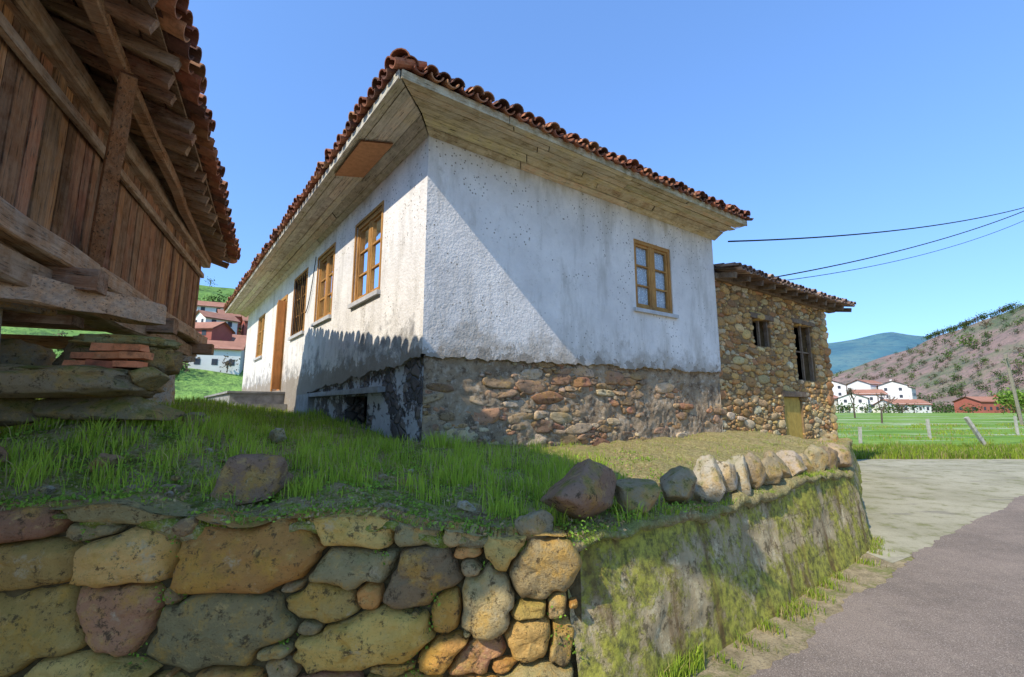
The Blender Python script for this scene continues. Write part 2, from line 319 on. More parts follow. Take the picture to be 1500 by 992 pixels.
# ------------------------------------------------------------ stone packing
def packstones(st,x0,x1,z0,z1,tiers,cols,avoid=None,rot=.12,rej=.88):
    for (a0,a1,asp0,asp1,tries) in tiers:
        for _ in range(tries):
            X=random.uniform(x0,x1);Z=random.uniform(z0,z1);a=random.uniform(a0,a1);b=a*random.uniform(asp0,asp1)
            if avoid and avoid(X,Z,a,b): continue
            if st:
                q=packstones.A[:packstones.n]; d=((X-q[:,0])/(a+q[:,2]))**4+((Z-q[:,1])/(b+q[:,3]))**4
                if (d<rej).any(): continue
            st.append([X,Z,a,b,random.uniform(-rot,rot),random.choice(cols)])
            packstones.A[packstones.n]=st[-1][:4]; packstones.n+=1
    return st
def startpack(st):
    packstones.A=np.zeros((9000,4)); packstones.n=len(st)
    for i,s in enumerate(st): packstones.A[i]=s[:4]
def build_stones(mb,st,place,CLm,NA=32,rings=(0,.3,.55,.74,.87,.95,1.0),bul=(.045,.10),gapk=.022,lim=1.4,rough=1.0,push=None,expo=4.0):
    n=len(st); A=np.array([[s[0],s[1],s[2],s[3],math.cos(s[4]),math.sin(s[4])] for s in st])
    K=7; pa=rng.uniform(0,2*np.pi/K,(n,1))+np.arange(K)[None]*2*np.pi/K+rng.normal(0,.2,(n,K)); po=rng.uniform(.80,1.12,(n,K))
    pc,ps=np.cos(pa)/po,np.sin(pa)/po
    for i,s in enumerate(st):
        near=np.where((np.abs(A[:,0]-s[0])<s[2]*1.4+A[:,2]*1.2)&(np.abs(A[:,1]-s[1])<s[3]*1.5+A[:,3]*1.2))[0]
        AA=A[near]; me_i=int(np.where(near==i)[0][0])
        th=np.linspace(0,2*math.pi,NA,endpoint=False); rr=np.linspace(0.02,2.0,80)
        ca,sa=A[i,4],A[i,5]; lx=np.cos(th)*s[2];lz=np.sin(th)*s[3]; dx=lx*ca-lz*sa; dz=lx*sa+lz*ca
        PX=(s[0]+dx[:,None]*rr)[...,None]-AA[:,0]; PZ=(s[1]+dz[:,None]*rr)[...,None]-AA[:,1]
        qa=(PX*AA[:,4]+PZ*AA[:,5])/AA[:,2]; qb=(-PX*AA[:,5]+PZ*AA[:,4])/AA[:,3]
        D=(np.abs(qa)**expo+np.abs(qb)**expo)**(1/expo)
        for k in range(K): D=np.maximum(D,qa*pc[near,k]+qb*ps[near,k])
        own=D[...,me_i].copy(); D[...,me_i]=9; oth=D.min(-1)
        gap=gapk/min(s[3],s[2])*.35
        bad=(own>oth-gap)|(own>lim)
        R=np.array([rr[max(0,(np.argmax(b)-1) if b.any() else len(rr)-1)] for b in bad])
        R=.7*R+.15*np.roll(R,1)+.15*np.roll(R,-1)
        R*=1+.015*rng.standard_normal(NA)
        bu=random.uniform(*bul)*min(1,(min(s[2],s[3])/.1)**.5); tilt=(random.uniform(-.15,.15),random.uniform(-.2,.2)); yo=random.uniform(-.02,.025)*(bul[1]/.1)
        if push: yo+=push(s[0],s[1])
        col=jc(CLm[s[5]],.25); b0=len(mb.v); nr_=len(rings)
        for ri,rho in enumerate(list(rings)+[1.0]):
            for k in range(NA):
                x=s[0]+dx[k]*R[k]*rho; z=s[1]+dz[k]*R[k]*rho
                hh=bu*(1-rho**6)**.55 + (x-s[0])*tilt[0]+(z-s[1])*tilt[1]
                nn=(abs(noise.noise(Vector((x*7,z*7,i*3.1))))*.045+noise.noise(Vector((x*3.5,z*3.5,i*1.7)))*.035+noise.noise(Vector((x*22,z*22,i)))*.014+noise.noise(Vector((x*50,z*50,i)))*.006)*rough
                o=hh+nn+yo
                if ri==nr_: o=-.16
                mb.v.append(place(x,z,o))
        for ri in range(nr_):
            for k in range(NA):
                a=b0+ri*NA+k;b=b0+ri*NA+(k+1)%NA; mb.f.append((a,b,b+NA,a+NA)); mb.c.append(col); mb.m.append(0)
# ------------------------------------------------------------ dry stone wall (near)
def wx(u,v): return (u-750)*(.00384-(v-743)*8e-7)
def wz(v): return 1.15-(v-743)*.00347
T=[(40,757,140,62,-3,'r'),(200,733,176,66,0,'g'),(350,752,104,50,8,'o'),(447,747,54,16,0,'o'),(60,822,152,76,2,'y'),(205,812,124,80,-14,'y'),(365,812,206,112,-3,'o'),
(521,778,114,66,2,'y'),(610,784,76,48,0,'g'),(678,783,68,52,5,'g'),(598,751,54,15,0,'o'),(652,750,42,12,0,'o'),(738,804,68,68,-35,'y'),(768,764,44,14,-8,'o'),(802,774,54,38,-12,'y'),
(525,838,120,64,4,'g'),(612,850,110,82,-6,'d'),(681,818,44,20,-5,'o'),(790,842,96,102,4,'g'),(690,840,38,24,10,'g'),(60,918,166,126,-6,'y'),(180,902,130,102,6,'r'),(318,924,206,112,-4,'g'),
(470,894,106,62,4,'y'),(540,876,38,56,20,'o'),(712,887,78,94,4,'g'),(655,907,42,68,14,'o'),(525,948,196,82,-6,'y'),(778,948,64,70,-6,'y'),(777,905,68,32,-8,'y'),
(700,975,80,54,-14,'r'),(648,965,72,42,-22,'o'),(132,975,170,52,5,'y'),(402,957,66,26,-5,'g'),(412,983,54,34,0,'g'),(335,990,90,28,3,'o'),(570,988,66,22,0,'y'),(150,775,80,26,0,'g'),(282,772,34,32,0,'d'),
(455,925,36,26,0,'g'),(260,876,34,30,0,'d'),(425,865,34,22,0,'d'),(735,990,50,28,10,'o'),(815,900,30,40,0,'g'),(822,960,34,60,0,'d'),(780,1010,90,50,0,'g'),(690,1025,90,46,0,'o'),
(590,1020,110,50,3,'y'),(470,1018,110,50,0,'r'),(350,1030,120,50,0,'g'),(220,1020,130,60,0,'y'),(70,1020,150,60,0,'o')]
CL={'r':(.56,.26,.13),'g':(.50,.37,.17),'o':(.68,.32,.09),'y':(.72,.46,.13),'d':(.33,.23,.11)}
st=[[wx(u,v),wz(v),w*.00379/2,h*.0035/2,math.radians(-r),c] for (u,v,w,h,r,c) in T]
startpack(st)
packstones(st,-6.4,-2.9,-.05,1.25,[(.12,.38,.45,.7,500)],'rgoyyd')
packstones(st,-6.4,.35,-.02,1.2,[(.04,.12,.5,.9,3500),(.018,.05,.5,.9,4000)],'rgooyd',rot=.5)
def wy(x): return 2.78-.061*(.33-x)
def wtop(x): return float(HT(x,wy(x)+.05))
tops={}
def pl(x,z,o):
    k=round(x,2)
    if k not in tops: tops[k]=wtop(x)
    return (x,wy(x)-o,min(z,tops[k]+.015))
mb=MB(); build_stones(mb,st,pl,CL,NA=40)
dsw=empty('dry_stone_wall',(-2.5,2.6,0))
mb.obj('stones',STONE,dsw,True)
mb=MB(); mb.grid(lambda a,b:(-7+7.4*a, wy(-7+7.4*a)+.02+.03*noise.noise(Vector((a*60,b*8,0))), -.1+(wtop(-7+7.4*a)+.05)*b),160,14); mb.obj('earth_core',flat('joint_earth',(.15,.11,.045),var=.7,sc=20,bst=1),dsw,True)
# ------------------------------------------------------------ concrete retaining wall
mb=MB()
def cw(a,b,outset=0):
    P=[(.33,2.78),(4.33,5.96),(6.2,8.6),(9.35,12.75)]
    L=[0,5.11,8.35,13.55]; s=a*13.55
    for i in range(3):
        if s<=L[i+1] or i==2:
            f=(s-L[i])/(L[i+1]-L[i]); x=P[i][0]*(1-f)+P[i+1][0]*f; y=P[i][1]*(1-f)+P[i+1][1]*f; break
    top=float(HT(x,y))-.03
    bat=.17*(1-b)
    nn=.035*noise.noise(Vector((x*1.3,y*1.3,b*1.5)))+.012*noise.noise(Vector((x*6,y*6,b*6)))+.008*noise.noise(Vector((x*17,y*17,b*17)))
    d=Vector((.62,-.785)) if i==0 else Vector((.82,-.57))
    if i==0 and f>.9: d=d.lerp(Vector((.82,-.57)),(f-.9)*5)
    if i==1 and f<.1: d=d.lerp(Vector((.62,-.785)),.5-f*5)
    if i==0 and f<.05: nn-=.05*(1-f/.05)
    return (x+d.x*(bat+nn),y+d.y*(bat+nn),-.05+(top+.05)*b)
mb.grid(cw,420,34); mb.obj('retaining_wall',CWALL,None,True)
# ------------------------------------------------------------ boulders
def rock(name,c,sx,sy,sz,rz,seed,col,sub=4,boxy=1.0,mat=None):
    import bmesh
    bm=bmesh.new(); bmesh.ops.create_icosphere(bm,subdivisions=sub,radius=1)
    R=Matrix.Rotation(rz,3,'Z'); r=random.Random(seed)
    pl_=[(Vector((r.gauss(0,1),r.gauss(0,1),r.gauss(0,1))).normalized(),r.uniform(.5,.8)) for _ in range(11)] if boxy==1.0 else []
    am=1.0 if boxy==1.0 else 1.9
    for v in bm.verts:
        p=v.co.copy()
        if boxy!=1.0:
            p=Vector([math.copysign(abs(k)**boxy,k) for k in p])
        for n_,d_ in pl_:
            q=p.dot(n_)
            if q>d_: p-=n_*(q-d_)*.92
        p*=1.12*(1+.12*noise.noise(p*1.5+Vector((seed,0,0)))+.07*am*noise.noise(p*4+Vector((0,seed,0)))+.03*am*noise.noise(p*11+Vector((0,seed,0))))
        v.co=R@Vector((p.x*sx,p.y*sy,p.z*sz))
    me=bpy.data.meshes.new(name); bm.to_mesh(me); bm.free()
    me.materials.append(mat or STONE_M); at=me.attributes.new('Col','FLOAT_COLOR','FACE')
    ca=np.ones((len(me.polygons),4),dtype=np.float32); ca[:,:3]=col; at.data.foreach_set('color',ca.ravel())
    me.polygons.foreach_set('use_smooth',np.ones(len(me.polygons),dtype=bool))
    o=bpy.data.objects.new(name,me); o.location=c; COL.objects.link(o); return o
def onwall(q,back): return (.33+4*q-.62*back, 2.78+3.18*q+.785*back)
BR=[(-.03,.12,1.02,.12,.1,.09,'g'),(.055,.16,1.14,.33,.20,.20,'d'),(.165,.12,1.08,.23,.16,.14,'g'),(.27,.12,1.08,.20,.15,.15,'g2'),(.345,.1,1.10,.16,.16,.18,'w'),(.40,.14,1.1,.18,.14,.19,'w'),
(.455,.1,1.09,.11,.14,.19,'w'),(.51,.14,1.09,.18,.13,.17,'g2'),(.575,.12,1.07,.15,.13,.14,'g'),(.63,.14,1.08,.15,.14,.16,'g2'),(.70,.12,1.07,.19,.15,.16,'w'),(.77,.14,1.06,.16,.14,.15,'g'),(.84,.12,1.07,.19,.14,.18,'g2'),(.92,.14,1.06,.20,.15,.19,'g'),(.99,.15,1.06,.20,.16,.19,'g2')]
CC={'g':(.40,.30,.17),'d':(.33,.20,.12),'g2':(.46,.35,.20),'w':(.54,.45,.31),'r':(.44,.25,.14)}
for i,(q,b,z,sx,sy,sz,c) in enumerate(BR):
    x,y=onwall(q,b); rock('boulder',(x,y,z),sx,sy,sz,math.radians(38)+random.uniform(-.3,.3),i+3,jc(CC[c],.15))
for i,(x,y,s) in enumerate([(5.0,7.2,.2),(5.6,8.1,.18),(6.4,9.2,.2),(7.2,10.2,.2)]):
    rock('boulder',(x-.1,y+.1,1.0),s,s*.8,s*.7,random.uniform(0,3),i+40,CC['g'])
rock('boulder',(-1.72,3.12,1.22),.30,.18,.17,.1,77,(.38,.23,.14),mat=STONE)
rock('boulder',(-2.2,3.0,1.18),.08,.06,.05,.1,78,CC['g']); rock('boulder',(-.75,2.95,1.07),.10,.06,.05,.1,79,CC['g'])
rock('boulder',(-3.2,4.6,1.6),.13,.1,.08,.1,80,CC['g']); rock('boulder',(-2.5,4.9,1.42),.10,.08,.07,.1,81,CC['w']); rock('boulder',(-3.6,3.2,1.38),.12,.1,.08,.1,82,CC['r'])
rock('boulder',(-2.9,3.3,1.32),.1,.07,.06,.6,83,CC['r']); rock('boulder',(-3.9,2.9,1.35),.13,.09,.07,.2,84,CC['r']); rock('boulder',(-.3,3.1,1.06),.06,.05,.04,.2,85,CC['w'])
rs_=random.Random(5)
for i in range(22):
    x=rs_.uniform(-4,1.0); y=float(wy(x))+rs_.uniform(.1,1.4) if x<.33 else 2.78+.795*(x-.33)+rs_.uniform(.3,1.2)
    s=rs_.uniform(.02,.055); rock('small_stone',(x,y,float(HT(x,y))+.015),s*1.4,s,s*.8,rs_.uniform(0,3),100+i,CC[rs_.choice('gwr')],sub=2,mat=STONE)
# ------------------------------------------------------------ HOUSE
C0=Vector((-1.12,5.7)); ur=Vector((.8216,.570)).normalized(); ul=Vector((-.616,.788)).normalized()
nr=Vector((ur.y,-ur.x)); nl=Vector((-ul.y,ul.x)); LR=6.68; LL=15.2; ZT=5.53
if nl.x>0: nl=-nl
def wp(P,d,n): return lambda a,z,o=0: Vector((P.x+d.x*a+n.x*o,P.y+d.y*a+n.y*o,z))
WR=wp(C0,ur,nr); WL=wp(C0,ul,nl)
def offc(base,o1,n1,o2,n2):
    det=n1.x*n2.y-n1.y*n2.x; return Vector((base.x+(o1*n2.y-o2*n1.y)/det, base.y+(n1.x*o2-n2.x*o1)/det))
def wall(mb,W,a0,a1,z0f,z1,holes,off,rev,mi=0,step=.12,lip=0):
    xs=set(np.round(np.arange(a0,a1,step),4).tolist()+[a1]); 
    for h in holes: xs|={h[0],h[1]}
    xs=sorted(xs); zs=sorted({z1}|{h[2] for h in holes}|{h[3] for h in holes})
    zmid=max(z0f(x) for x in xs)+.05
    if not zs or min(zs)>zmid+.02: zs=[zmid]+zs
    for i in range(len(xs)-1):
        x0,x1=xs[i],xs[i+1]
        if x1-x0<1e-5: continue
        prev=(z0f(x0),z0f(x1))
        for z in zs:
            xm=(x0+x1)/2; zm=(prev[0]+z)/2
            if not any(h[0]<xm<h[1] and h[2]<zm<h[3] for h in holes):
                mb.face([W(x0,prev[0],off),W(x1,prev[1],off),W(x1,z,off),W(x0,z,off)],mi=mi)
            prev=(z,z)
        if lip: mb.face([W(x0,z0f(x0),off),W(x1,z0f(x1),off),W(x1,z0f(x1),off-lip),W(x0,z0f(x0),off-lip)],mi=mi)
    for h in holes:
        a,b,c,d=h[:4]
        for (p,q) in [((a,c),(a,d)),((a,d),(b,d)),((b,d),(b,c)),((b,c),(a,c))]:
            mb.face([W(p[0],p[1],off),W(q[0],q[1],off),W(q[0],q[1],off-rev),W(p[0],p[1],off-rev)],mi=mi)
house=empty('whitewashed_house',(C0.x,C0.y,1.2))
zr=lambda a: 2.36+.012*a+.06*noise.noise(Vector((a*1.7,0,1)))+.035*noise.noise(Vector((a*7,3,1)))+.025*noise.noise(Vector((a*19,3,1)))
zl=lambda a: 2.34-.055*a+.06*noise.noise(Vector((a*2.1,7,1)))+.04*noise.noise(Vector((a*8,3,1)))+.02*noise.noise(Vector((a*19,3,1)))
HR=[(4.07,5.16,3.5,4.82)]; HL1=[(1.5,2.7,3.52,4.95),(4.0,5.15,3.54,5.0)]; HL2=[(6.1,7.35,3.5,5.0),(8.2,9.3,2.18,4.7),(11.4,12.7,3.4,4.85)]
mb=MB(); wall(mb,WR,0,LR,zr,ZT,HR,.05,.2,step=.04,lip=.08)
mb.face([WR(0,zr(0),.05),WR(0,ZT,.05),WR(0,ZT,-.1),WR(0,zr(0),-.1)])
mb.obj('right_wall_plaster',P_R,house)
mb=MB(); wall(mb,WL,-.0,5.4,zl,ZT,HL1,.05,.2,step=.04,lip=.08); wall(mb,WL,5.4,LL,lambda a:1.0,ZT,HL2,.05,.2)
cc=offc(C0,.05,nr,.05,nl)
mb.face([WL(0,2.38,.05),(cc.x,cc.y,2.38),(cc.x,cc.y,ZT),WL(0,ZT,.05)]); mb.obj('left_wall_plaster',P_L,house)
mb=MB(); mb.face([WR(0,2.38,.05),(cc.x,cc.y,2.38),(cc.x,cc.y,ZT),WR(0,ZT,.05)]); mb.obj('corner_plaster',P_R,house)
BASEP=M('base_render'); 
c_=BASEP.mix(BASEP.rg(BASEP.nz(2.5,7,.75),.38,.62),(.50,.37,.23),(.29,.205,.125)); c_=BASEP.mix(BASEP.rg(BASEP.nz(9,6,.75),.52,.62,0,.75),c_,(.64,.53,.38)); c_=BASEP.mix(BASEP.rg(BASEP.nz(5,7,.8),.52,.60,0,.75),c_,(.14,.095,.06))
BASEP.base(c_); BASEP.bump(BASEP.nz(12,8,.8),1,.06); BASEP=BASEP.mat
mb=MB(); mb.grid(lambda a,b:WR(-.0+a*LR,.5+b*2.1,-.02+.035*noise.noise(Vector((a*20,b*6,0)))+.02*noise.noise(Vector((a*90,b*30,0)))),240,70); mb.obj('right_stone_base',BASEP,house,True)
CB={'a':(.48,.31,.18),'b':(.38,.24,.14),'c':(.58,.44,.28),'d':(.27,.19,.12),'e':(.46,.24,.14)}
st=[]; startpack(st); packstones(st,.04,LR-.02,.95,2.5,[(.12,.26,.22,.45,900),(.06,.13,.3,.6,3500),(.025,.06,.4,.8,6000)],'aabbccde',rot=.2)
def pushb(x,z):
    k=noise.noise(Vector((x*.9,z*1.6,4)))+.6*noise.noise(Vector((x*2.7,z*3.2,8)))+.3*noise.noise(Vector((x*7,z*9,8)))
    k+= .30*(1 if x>4.2 else 0)+.35*max(0,(z-2.0)/.4)+.25*max(0,1-x/.7)
    return .012-.12*min(1,max(0,(k-.05)*1.5))
mb=MB(); build_stones(mb,st,lambda x,z,o:tuple(WR(max(x,.006),z,o-.035)),CB,NA=16,rings=(0,.45,.75,.92,1.0),bul=(.012,.032),gapk=.008,lim=1.5,rough=.75,push=pushb,expo=5); mb.obj('base_stones',STONE_W,house,True)
mb=MB(); wall(mb,WL,0,5.45,lambda a:.8,2.6,[(1.9,2.95,1.4,1.9)],.0,.35); mb.obj('left_stone_base',RUB_L,house)
mb=MB()
C1=C0+ur*LR; C3=C0+ul*LL; C2=C1+ul*LL
mb.face([(C1.x,C1.y,1),(C2.x,C2.y,1),(C2.x,C2.y,ZT),(C1.x,C1.y,ZT)]); mb.face([(C3.x,C3.y,1),(C2.x,C2.y,1),(C2.x,C2.y,ZT),(C3.x,C3.y,ZT)])
mb.obj('rear_walls',P_L,house)
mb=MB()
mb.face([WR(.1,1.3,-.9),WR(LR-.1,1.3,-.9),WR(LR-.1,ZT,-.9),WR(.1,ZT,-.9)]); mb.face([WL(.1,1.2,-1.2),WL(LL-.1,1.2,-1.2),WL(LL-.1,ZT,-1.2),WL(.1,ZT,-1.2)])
mb.obj('unlit_room_sheet',DARK,house)  # near-black sheets paint the darkness of the rooms behind the openings
GREYC=flat('grey_concrete',(.40,.38,.35),var=.5,sc=5,bst=.6)
mb=MB(); mb.box(WL(5.0,1.1,.0),ul.to_3d()*1.0,nl.to_3d()*.12,V(0,0,.90)); mb.box(WL(1.2,1.93,-.02),ul.to_3d()*4.0,nl.to_3d()*.13,V(0,0,.09),j=.01); mb.obj('concrete_plinth',GREYC,house)
mb=MB(); mb.box(WL(7.6,1.0,.055),ul.to_3d()*6.5,nl.to_3d()*1.2,V(0,0,1.06)); mb.box(WL(7.55,2.063,.055),ul.to_3d()*6.6,nl.to_3d()*1.26,V(0,0,.05),j=.004); mb.box(WL(7.2,1.0,.06),ul.to_3d()*.395,nl.to_3d()*1.1,V(0,0,.8)); mb.obj('door_landing',GREYC,house)
SILL=flat('sill_stone',(.6,.58,.54),var=.3)
def window(name,W,a,b,c,d,off,rows=3,parent=house,curt=True,frame=FRAME):
    mb=MB(); T3=lambda x,z,o:W(x,z,o)
    def bar(x0,x1,z0,z1,o0,o1,mi=0): 
        p=T3(x0,z0,o0); mb.box(p,T3(x1,z0,o0)-p,T3(x0,z0,o1)-p,V(0,0,z1-z0),col=jc((1,1,1),.12),mi=mi)
    o0=off-.11;o1=off-.02; fw=.065
    bar(a,a+fw,c,d,o0,o1); bar(b-fw,b,c,d,o0,o1); bar(a+fw,b-fw,d-fw,d,o0,o1); bar(a+fw,b-fw,c,c+fw,o0,o1)
    mid=(a+b)/2; bar(mid-.055,mid+.055,c+fw,d-fw,o0+.01,o1-.012)
    for (x0,x1) in ((a+fw,mid-.055),(mid+.055,b-fw)):
        bar(x0,x0+.04,c+fw,d-fw,o0+.015,o1-.02);bar(x1-.04,x1,c+fw,d-fw,o0+.015,o1-.02)
        for r in range(rows+1):
            z=c+fw+(d-c-2*fw-.045)*r/rows; bar(x0+.04,x1-.04,z,z+.045 if r in(0,rows) else z+.03,o0+.02,o1-.03)
    mb.obj(name+'_frame',frame,parent)
    mb=MB(); mb.face([T3(a,c,o0+.035),T3(b,c,o0+.035),T3(b,d,o0+.035),T3(a,d,o0+.035)]); mb.obj(name+'_glass',GLASS,parent)
    if curt:
        mb=MB()
        for (x0,x1) in ((a,mid-.03),(mid+.03,b)):
            mb.grid(lambda s,t:T3(x0+(x1-x0)*s,c+(d-c)*t,off-.105+.010*math.sin(s*30+t)),40,4)
        mb.obj(name+'_curtain',CURT,parent,True)
    mb=MB(); p=T3(a-.08,c-.075,off-.05); mb.box(p,T3(b+.08,c-.075,off-.05)-p,T3(a-.08,c-.075,off+.06)-p,V(0,0,.07),j=.003); mb.obj(name+'_sill',SILL,parent)
window('front_window',WR,*HR[0],.05); window('side_window',WL,*HL1[0],.05); window('side_window_b',WL,*HL1[1],.05)
window('side_window_c',WL,*HL2[0],.05,curt=False); window('side_window_d',WL,*HL2[2],.05)
mb=MB()
def trim(mb,W,a,b,c,d,o0,o1,t):
    for (x0,x1,z0,z1) in ((a-t,a,c,d+t),(b,b+t,c,d+t),(a,b,d,d+t)):
        p=W(x0,z0,o0); mb.box(p,W(x1,z0,o0)-p,W(x0,z0,o1)-p,V(0,0,z1-z0),col=jc((1,1,1),.1))
for h in HL1+[HL2[0]]: trim(mb,WL,*h,.04,.065,.05)
trim(mb,WL,*HL2[1],.04,.08,.09)
mb.obj('window_trim',FRAME,house)
mb=MB()
for i in range(7):
    x=6.18+i*.18; mb.beam(WL(x,3.52,.04),WL(x,4.98,.04),.02,.02)
mb.obj('window_bars',DARK,house)
mb=MB(); 
mb.box(WL(8.2,2.18,-.12),ul.to_3d()*1.1,nl.to_3d()*.05,V(0,0,2.5))
for i in range(5): mb.box(WL(8.25+i*.21,2.25,-.069),ul.to_3d()*.19,nl.to_3d()*.02,V(0,0,2.38),col=jc((1,1,1),.15))
mb.box(WL(8.12,2.2,.085),nl.to_3d()*.20-ul.to_3d()*.05,ul.to_3d()*.04,V(0,0,2.4))
mb.obj('door',DOORW,house)
# soffits
OV=.77
ang_r=math.atan2(ur.y,ur.x); ang_l=math.atan2(ul.y,ul.x)
SOF_R=m_wood('soffit_wood_right',(.70,.57,.33),(.46,.36,.19),-ang_r,(1.2,16,16),.8,(.84,.74,.50),.9)
SOF_L=m_wood('soffit_wood_left',(.72,.64,.49),(.48,.41,.31),-ang_l,(1.2,16,16),.8,(.82,.76,.62),.85)
def cor(d1,d2): return offc(C0,d1,nr,d2,nl)
nb=6; widths=[.05,.15,.27,.40,.54,.66,OV]
zf=lambda d: ZT-.0-(.14*(1-min(1,d/.28))**1.0)*1 - .05 if d<.28 else ZT-.05-.03*(d-.28)
def strips(mats,kind,name):
    mb=MB()
    for i in range(nb):
        d0,d1=widths[i]+.004,widths[i+1]-.004
        z0=zf(d0)+random.uniform(-.006,.006);z1=zf(d1)+random.uniform(-.006,.006)
        a,b=cor(d0,d0),cor(d1,d1)
        if kind=='r': e0=C1+nr*d0+ur*.1; e1=C1+nr*d1+ur*.1
        else: e0=C3+nl*d0+ul*.6; e1=C3+nl*d1+ul*.6
        cuts=[0]; 
        while cuts[-1]<1: cuts.append(min(1,cuts[-1]+random.uniform(.2,.45)))
        for c0,c1 in zip(cuts[:-1],cuts[1:]):
            g=.0012
            jz=random.uniform(-.01,.01)
            P=[a.lerp(e0,c0+g),b.lerp(e1,c0+g),b.lerp(e1,c1-g),a.lerp(e0,c1-g)]
            Z=[z0+jz,z1+jz,z1+jz+random.uniform(-.012,.004),z0+jz]
            cl=jc((1,1,1),.3)
            mb.face([(p.x,p.y,z) for p,z in zip(P,Z)],cl)
            mb.face([(p.x,p.y,z+.02) for p,z in zip(P,Z)],cl)
            mb.face([(P[1].x,P[1].y,Z[1]),(P[2].x,P[2].y,Z[2]),(P[2].x,P[2].y,Z[2]+.02),(P[1].x,P[1].y,Z[1]+.02)],cl)
            mb.face([(P[0].x,P[0].y,Z[0]),(P[3].x,P[3].y,Z[3]),(P[3].x,P[3].y,Z[3]+.02),(P[0].x,P[0].y,Z[0]+.02)],cl)
    a=cor(OV,OV); e=(C1+nr*OV+ur*.1) if kind=='r' else (C3+nl*OV+ul*.6); n_=nr if kind=='r' else nl
    zb=zf(OV)-.02
    nseg=5
    for i in range(nseg):
        p=a.lerp(e,i/nseg+.0008); q=a.lerp(e,(i+1)/nseg-.0008)
        mb.box((p.x,p.y,zb+random.uniform(-.006,.006)),(q-p).to_3d(),(n_*.025).to_3d(),V(0,0,.11),col=jc((.8,.8,.8),.15))
    return mb.obj(name,mats,house)
strips(SOF_R,'r','right_soffit'); strips(SOF_L,'l','left_soffit')
mb=MB(); PB=flat('plywood_patch',(.56,.28,.13),var=.3,sc=14)
p0=WL(.55,0,.3);p1=WL(1.75,0,.3);p2=WL(1.95,0,.70);p3=WL(.75,0,.70)
for z in (-.028,-.045):
    mb.face([(p0.x,p0.y,zf(.3)+z),(p1.x,p1.y,zf(.3)+z),(p2.x,p2.y,zf(.70)+z),(p3.x,p3.y,zf(.70)+z)])
mb.obj('patch_board',PB,house)
mb=MB(); a=cor(.02,.02);b=cor(OV,OV)
for (q0,q1) in ((C1+nr*.02+ur*.1,C1+nr*OV+ur*.1),(C3+nl*.02+ul*.6,C3+nl*OV+ul*.6)):
    mb.face([(a.x,a.y,ZT+.03),(b.x,b.y,ZT+.03),(q1.x,q1.y,ZT+.03),(q0.x,q0.y,ZT+.03)])
mb.obj('gap_shade_sheet',DARK,house)  # near-black sheet above the boards paints the shade in their gaps
def tcol():
    return random.choice([(.38,.15,.08),(.46,.19,.10),(.34,.13,.07),(.28,.11,.07),(.52,.25,.13),(.20,.10,.07)])
def arc_tile(mb,base,side,up,slope,L,r0,r1,inv=False,cap=False,col=None,seg=7,th=.016):
    col=jc(col or tcol(),.2); sgn=-1 if inv else 1
    def ring(dist,r):
        o=[]
        for k in range(seg+1):
            a=math.pi*k/seg
            o.append(base+slope*dist+side*(math.cos(a)*r)+up*(sgn*math.sin(a)*r*.85))
        return o
    A0=ring(0,r0);A1=ring(L,r1)
    for k in range(seg): mb.face([A0[k],A0[k+1],A1[k+1],A1[k]],col)
    if cap:
        B0=ring(0,r0-th);B1=ring(L*.5,r1-th)
        for k in range(seg):
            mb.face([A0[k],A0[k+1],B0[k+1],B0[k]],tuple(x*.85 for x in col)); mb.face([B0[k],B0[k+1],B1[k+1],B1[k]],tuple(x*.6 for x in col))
def roof_plane(mb,Ea,Eb,inw,pitch,maxrun,sp=.21,r=.088,ov=.07,sag=0,jit=.02,hip0=True,hip1=True,maxc=99):
    Ea=Vector(Ea);Eb=Vector(Eb); L=(Eb-Ea).length; al=(Eb-Ea)/L; sl=(inw.to_3d()*math.cos(pitch)+V(0,0,1)*math.sin(pitch)).normalized(); up=al.cross(sl); 
    if up.z<0: up=-up
    n=int(L/sp)
    for i in range(n+1):
        s=(i+.5)*L/(n+1); run=maxrun
        if hip0: run=min(run,s)
        if hip1: run=min(run,L-s)
        sl_len=run/math.cos(pitch); nc=min(maxc,max(1,int(math.ceil((sl_len+ov)/.34))))
        sg=sag*math.sin(math.pi*s/L)+.02*noise.noise(Vector((s*.7,3,1)))
        dj=random.uniform(-.05,.04)
        for c in range(nc):
            p=Ea+al*(s+random.uniform(-jit,jit))+sl*(c*.34-ov+dj*(c==0))+up*(.075+.012+random.uniform(-.008,.012))+V(0,0,sg)
            s2=(sl-up*.05+al*random.uniform(-.06,.06)).normalized()
            arc_tile(mb,p+up*.015,al,up,s2,.42,r*random.uniform(.92,1.14),r*.85,cap=(c==0))
            if c==0: arc_tile(mb,p+up*.022+sl*random.uniform(.06,.14)+al*random.uniform(-.015,.015),al,up,s2,.4,r*1.1,r*.9,cap=True)
            if c<2:
                q=Ea+al*(s+sp/2+random.uniform(-jit,jit)*.5)+sl*(c*.34-ov-.02+random.uniform(-.03,.03))+up*.09+V(0,0,sg)
                arc_tile(mb,q,al,up,sl,.42,r*.95,r*.9,inv=True,cap=(c==0))
    a=Ea+up*.03+sl*.02;b=Eb+up*.03+sl*.02
    t0=Ea+(al*maxrun if hip0 else al*0)+sl*(maxrun/math.cos(pitch))+up*.03; t1=Eb-(al*maxrun if hip1 else al*0)+sl*(maxrun/math.cos(pitch))+up*.03
    mb.face([a,b,t1,t0],(.2,.1,.07))
pt=math.radians(20); ze=zf(OV)+.09
E0=cor(OV,OV); E1=C1+nr*OV+ur*.1; E3=C3+nl*OV+ul*.6; E2=C2+ur*.1+ul*.6
mb=MB(); hw=(E1-E0).length/2
roof_plane(mb,(E0.x,E0.y,ze),(E1.x,E1.y,ze),-nr,pt,hw,sag=-.04,jit=.028)
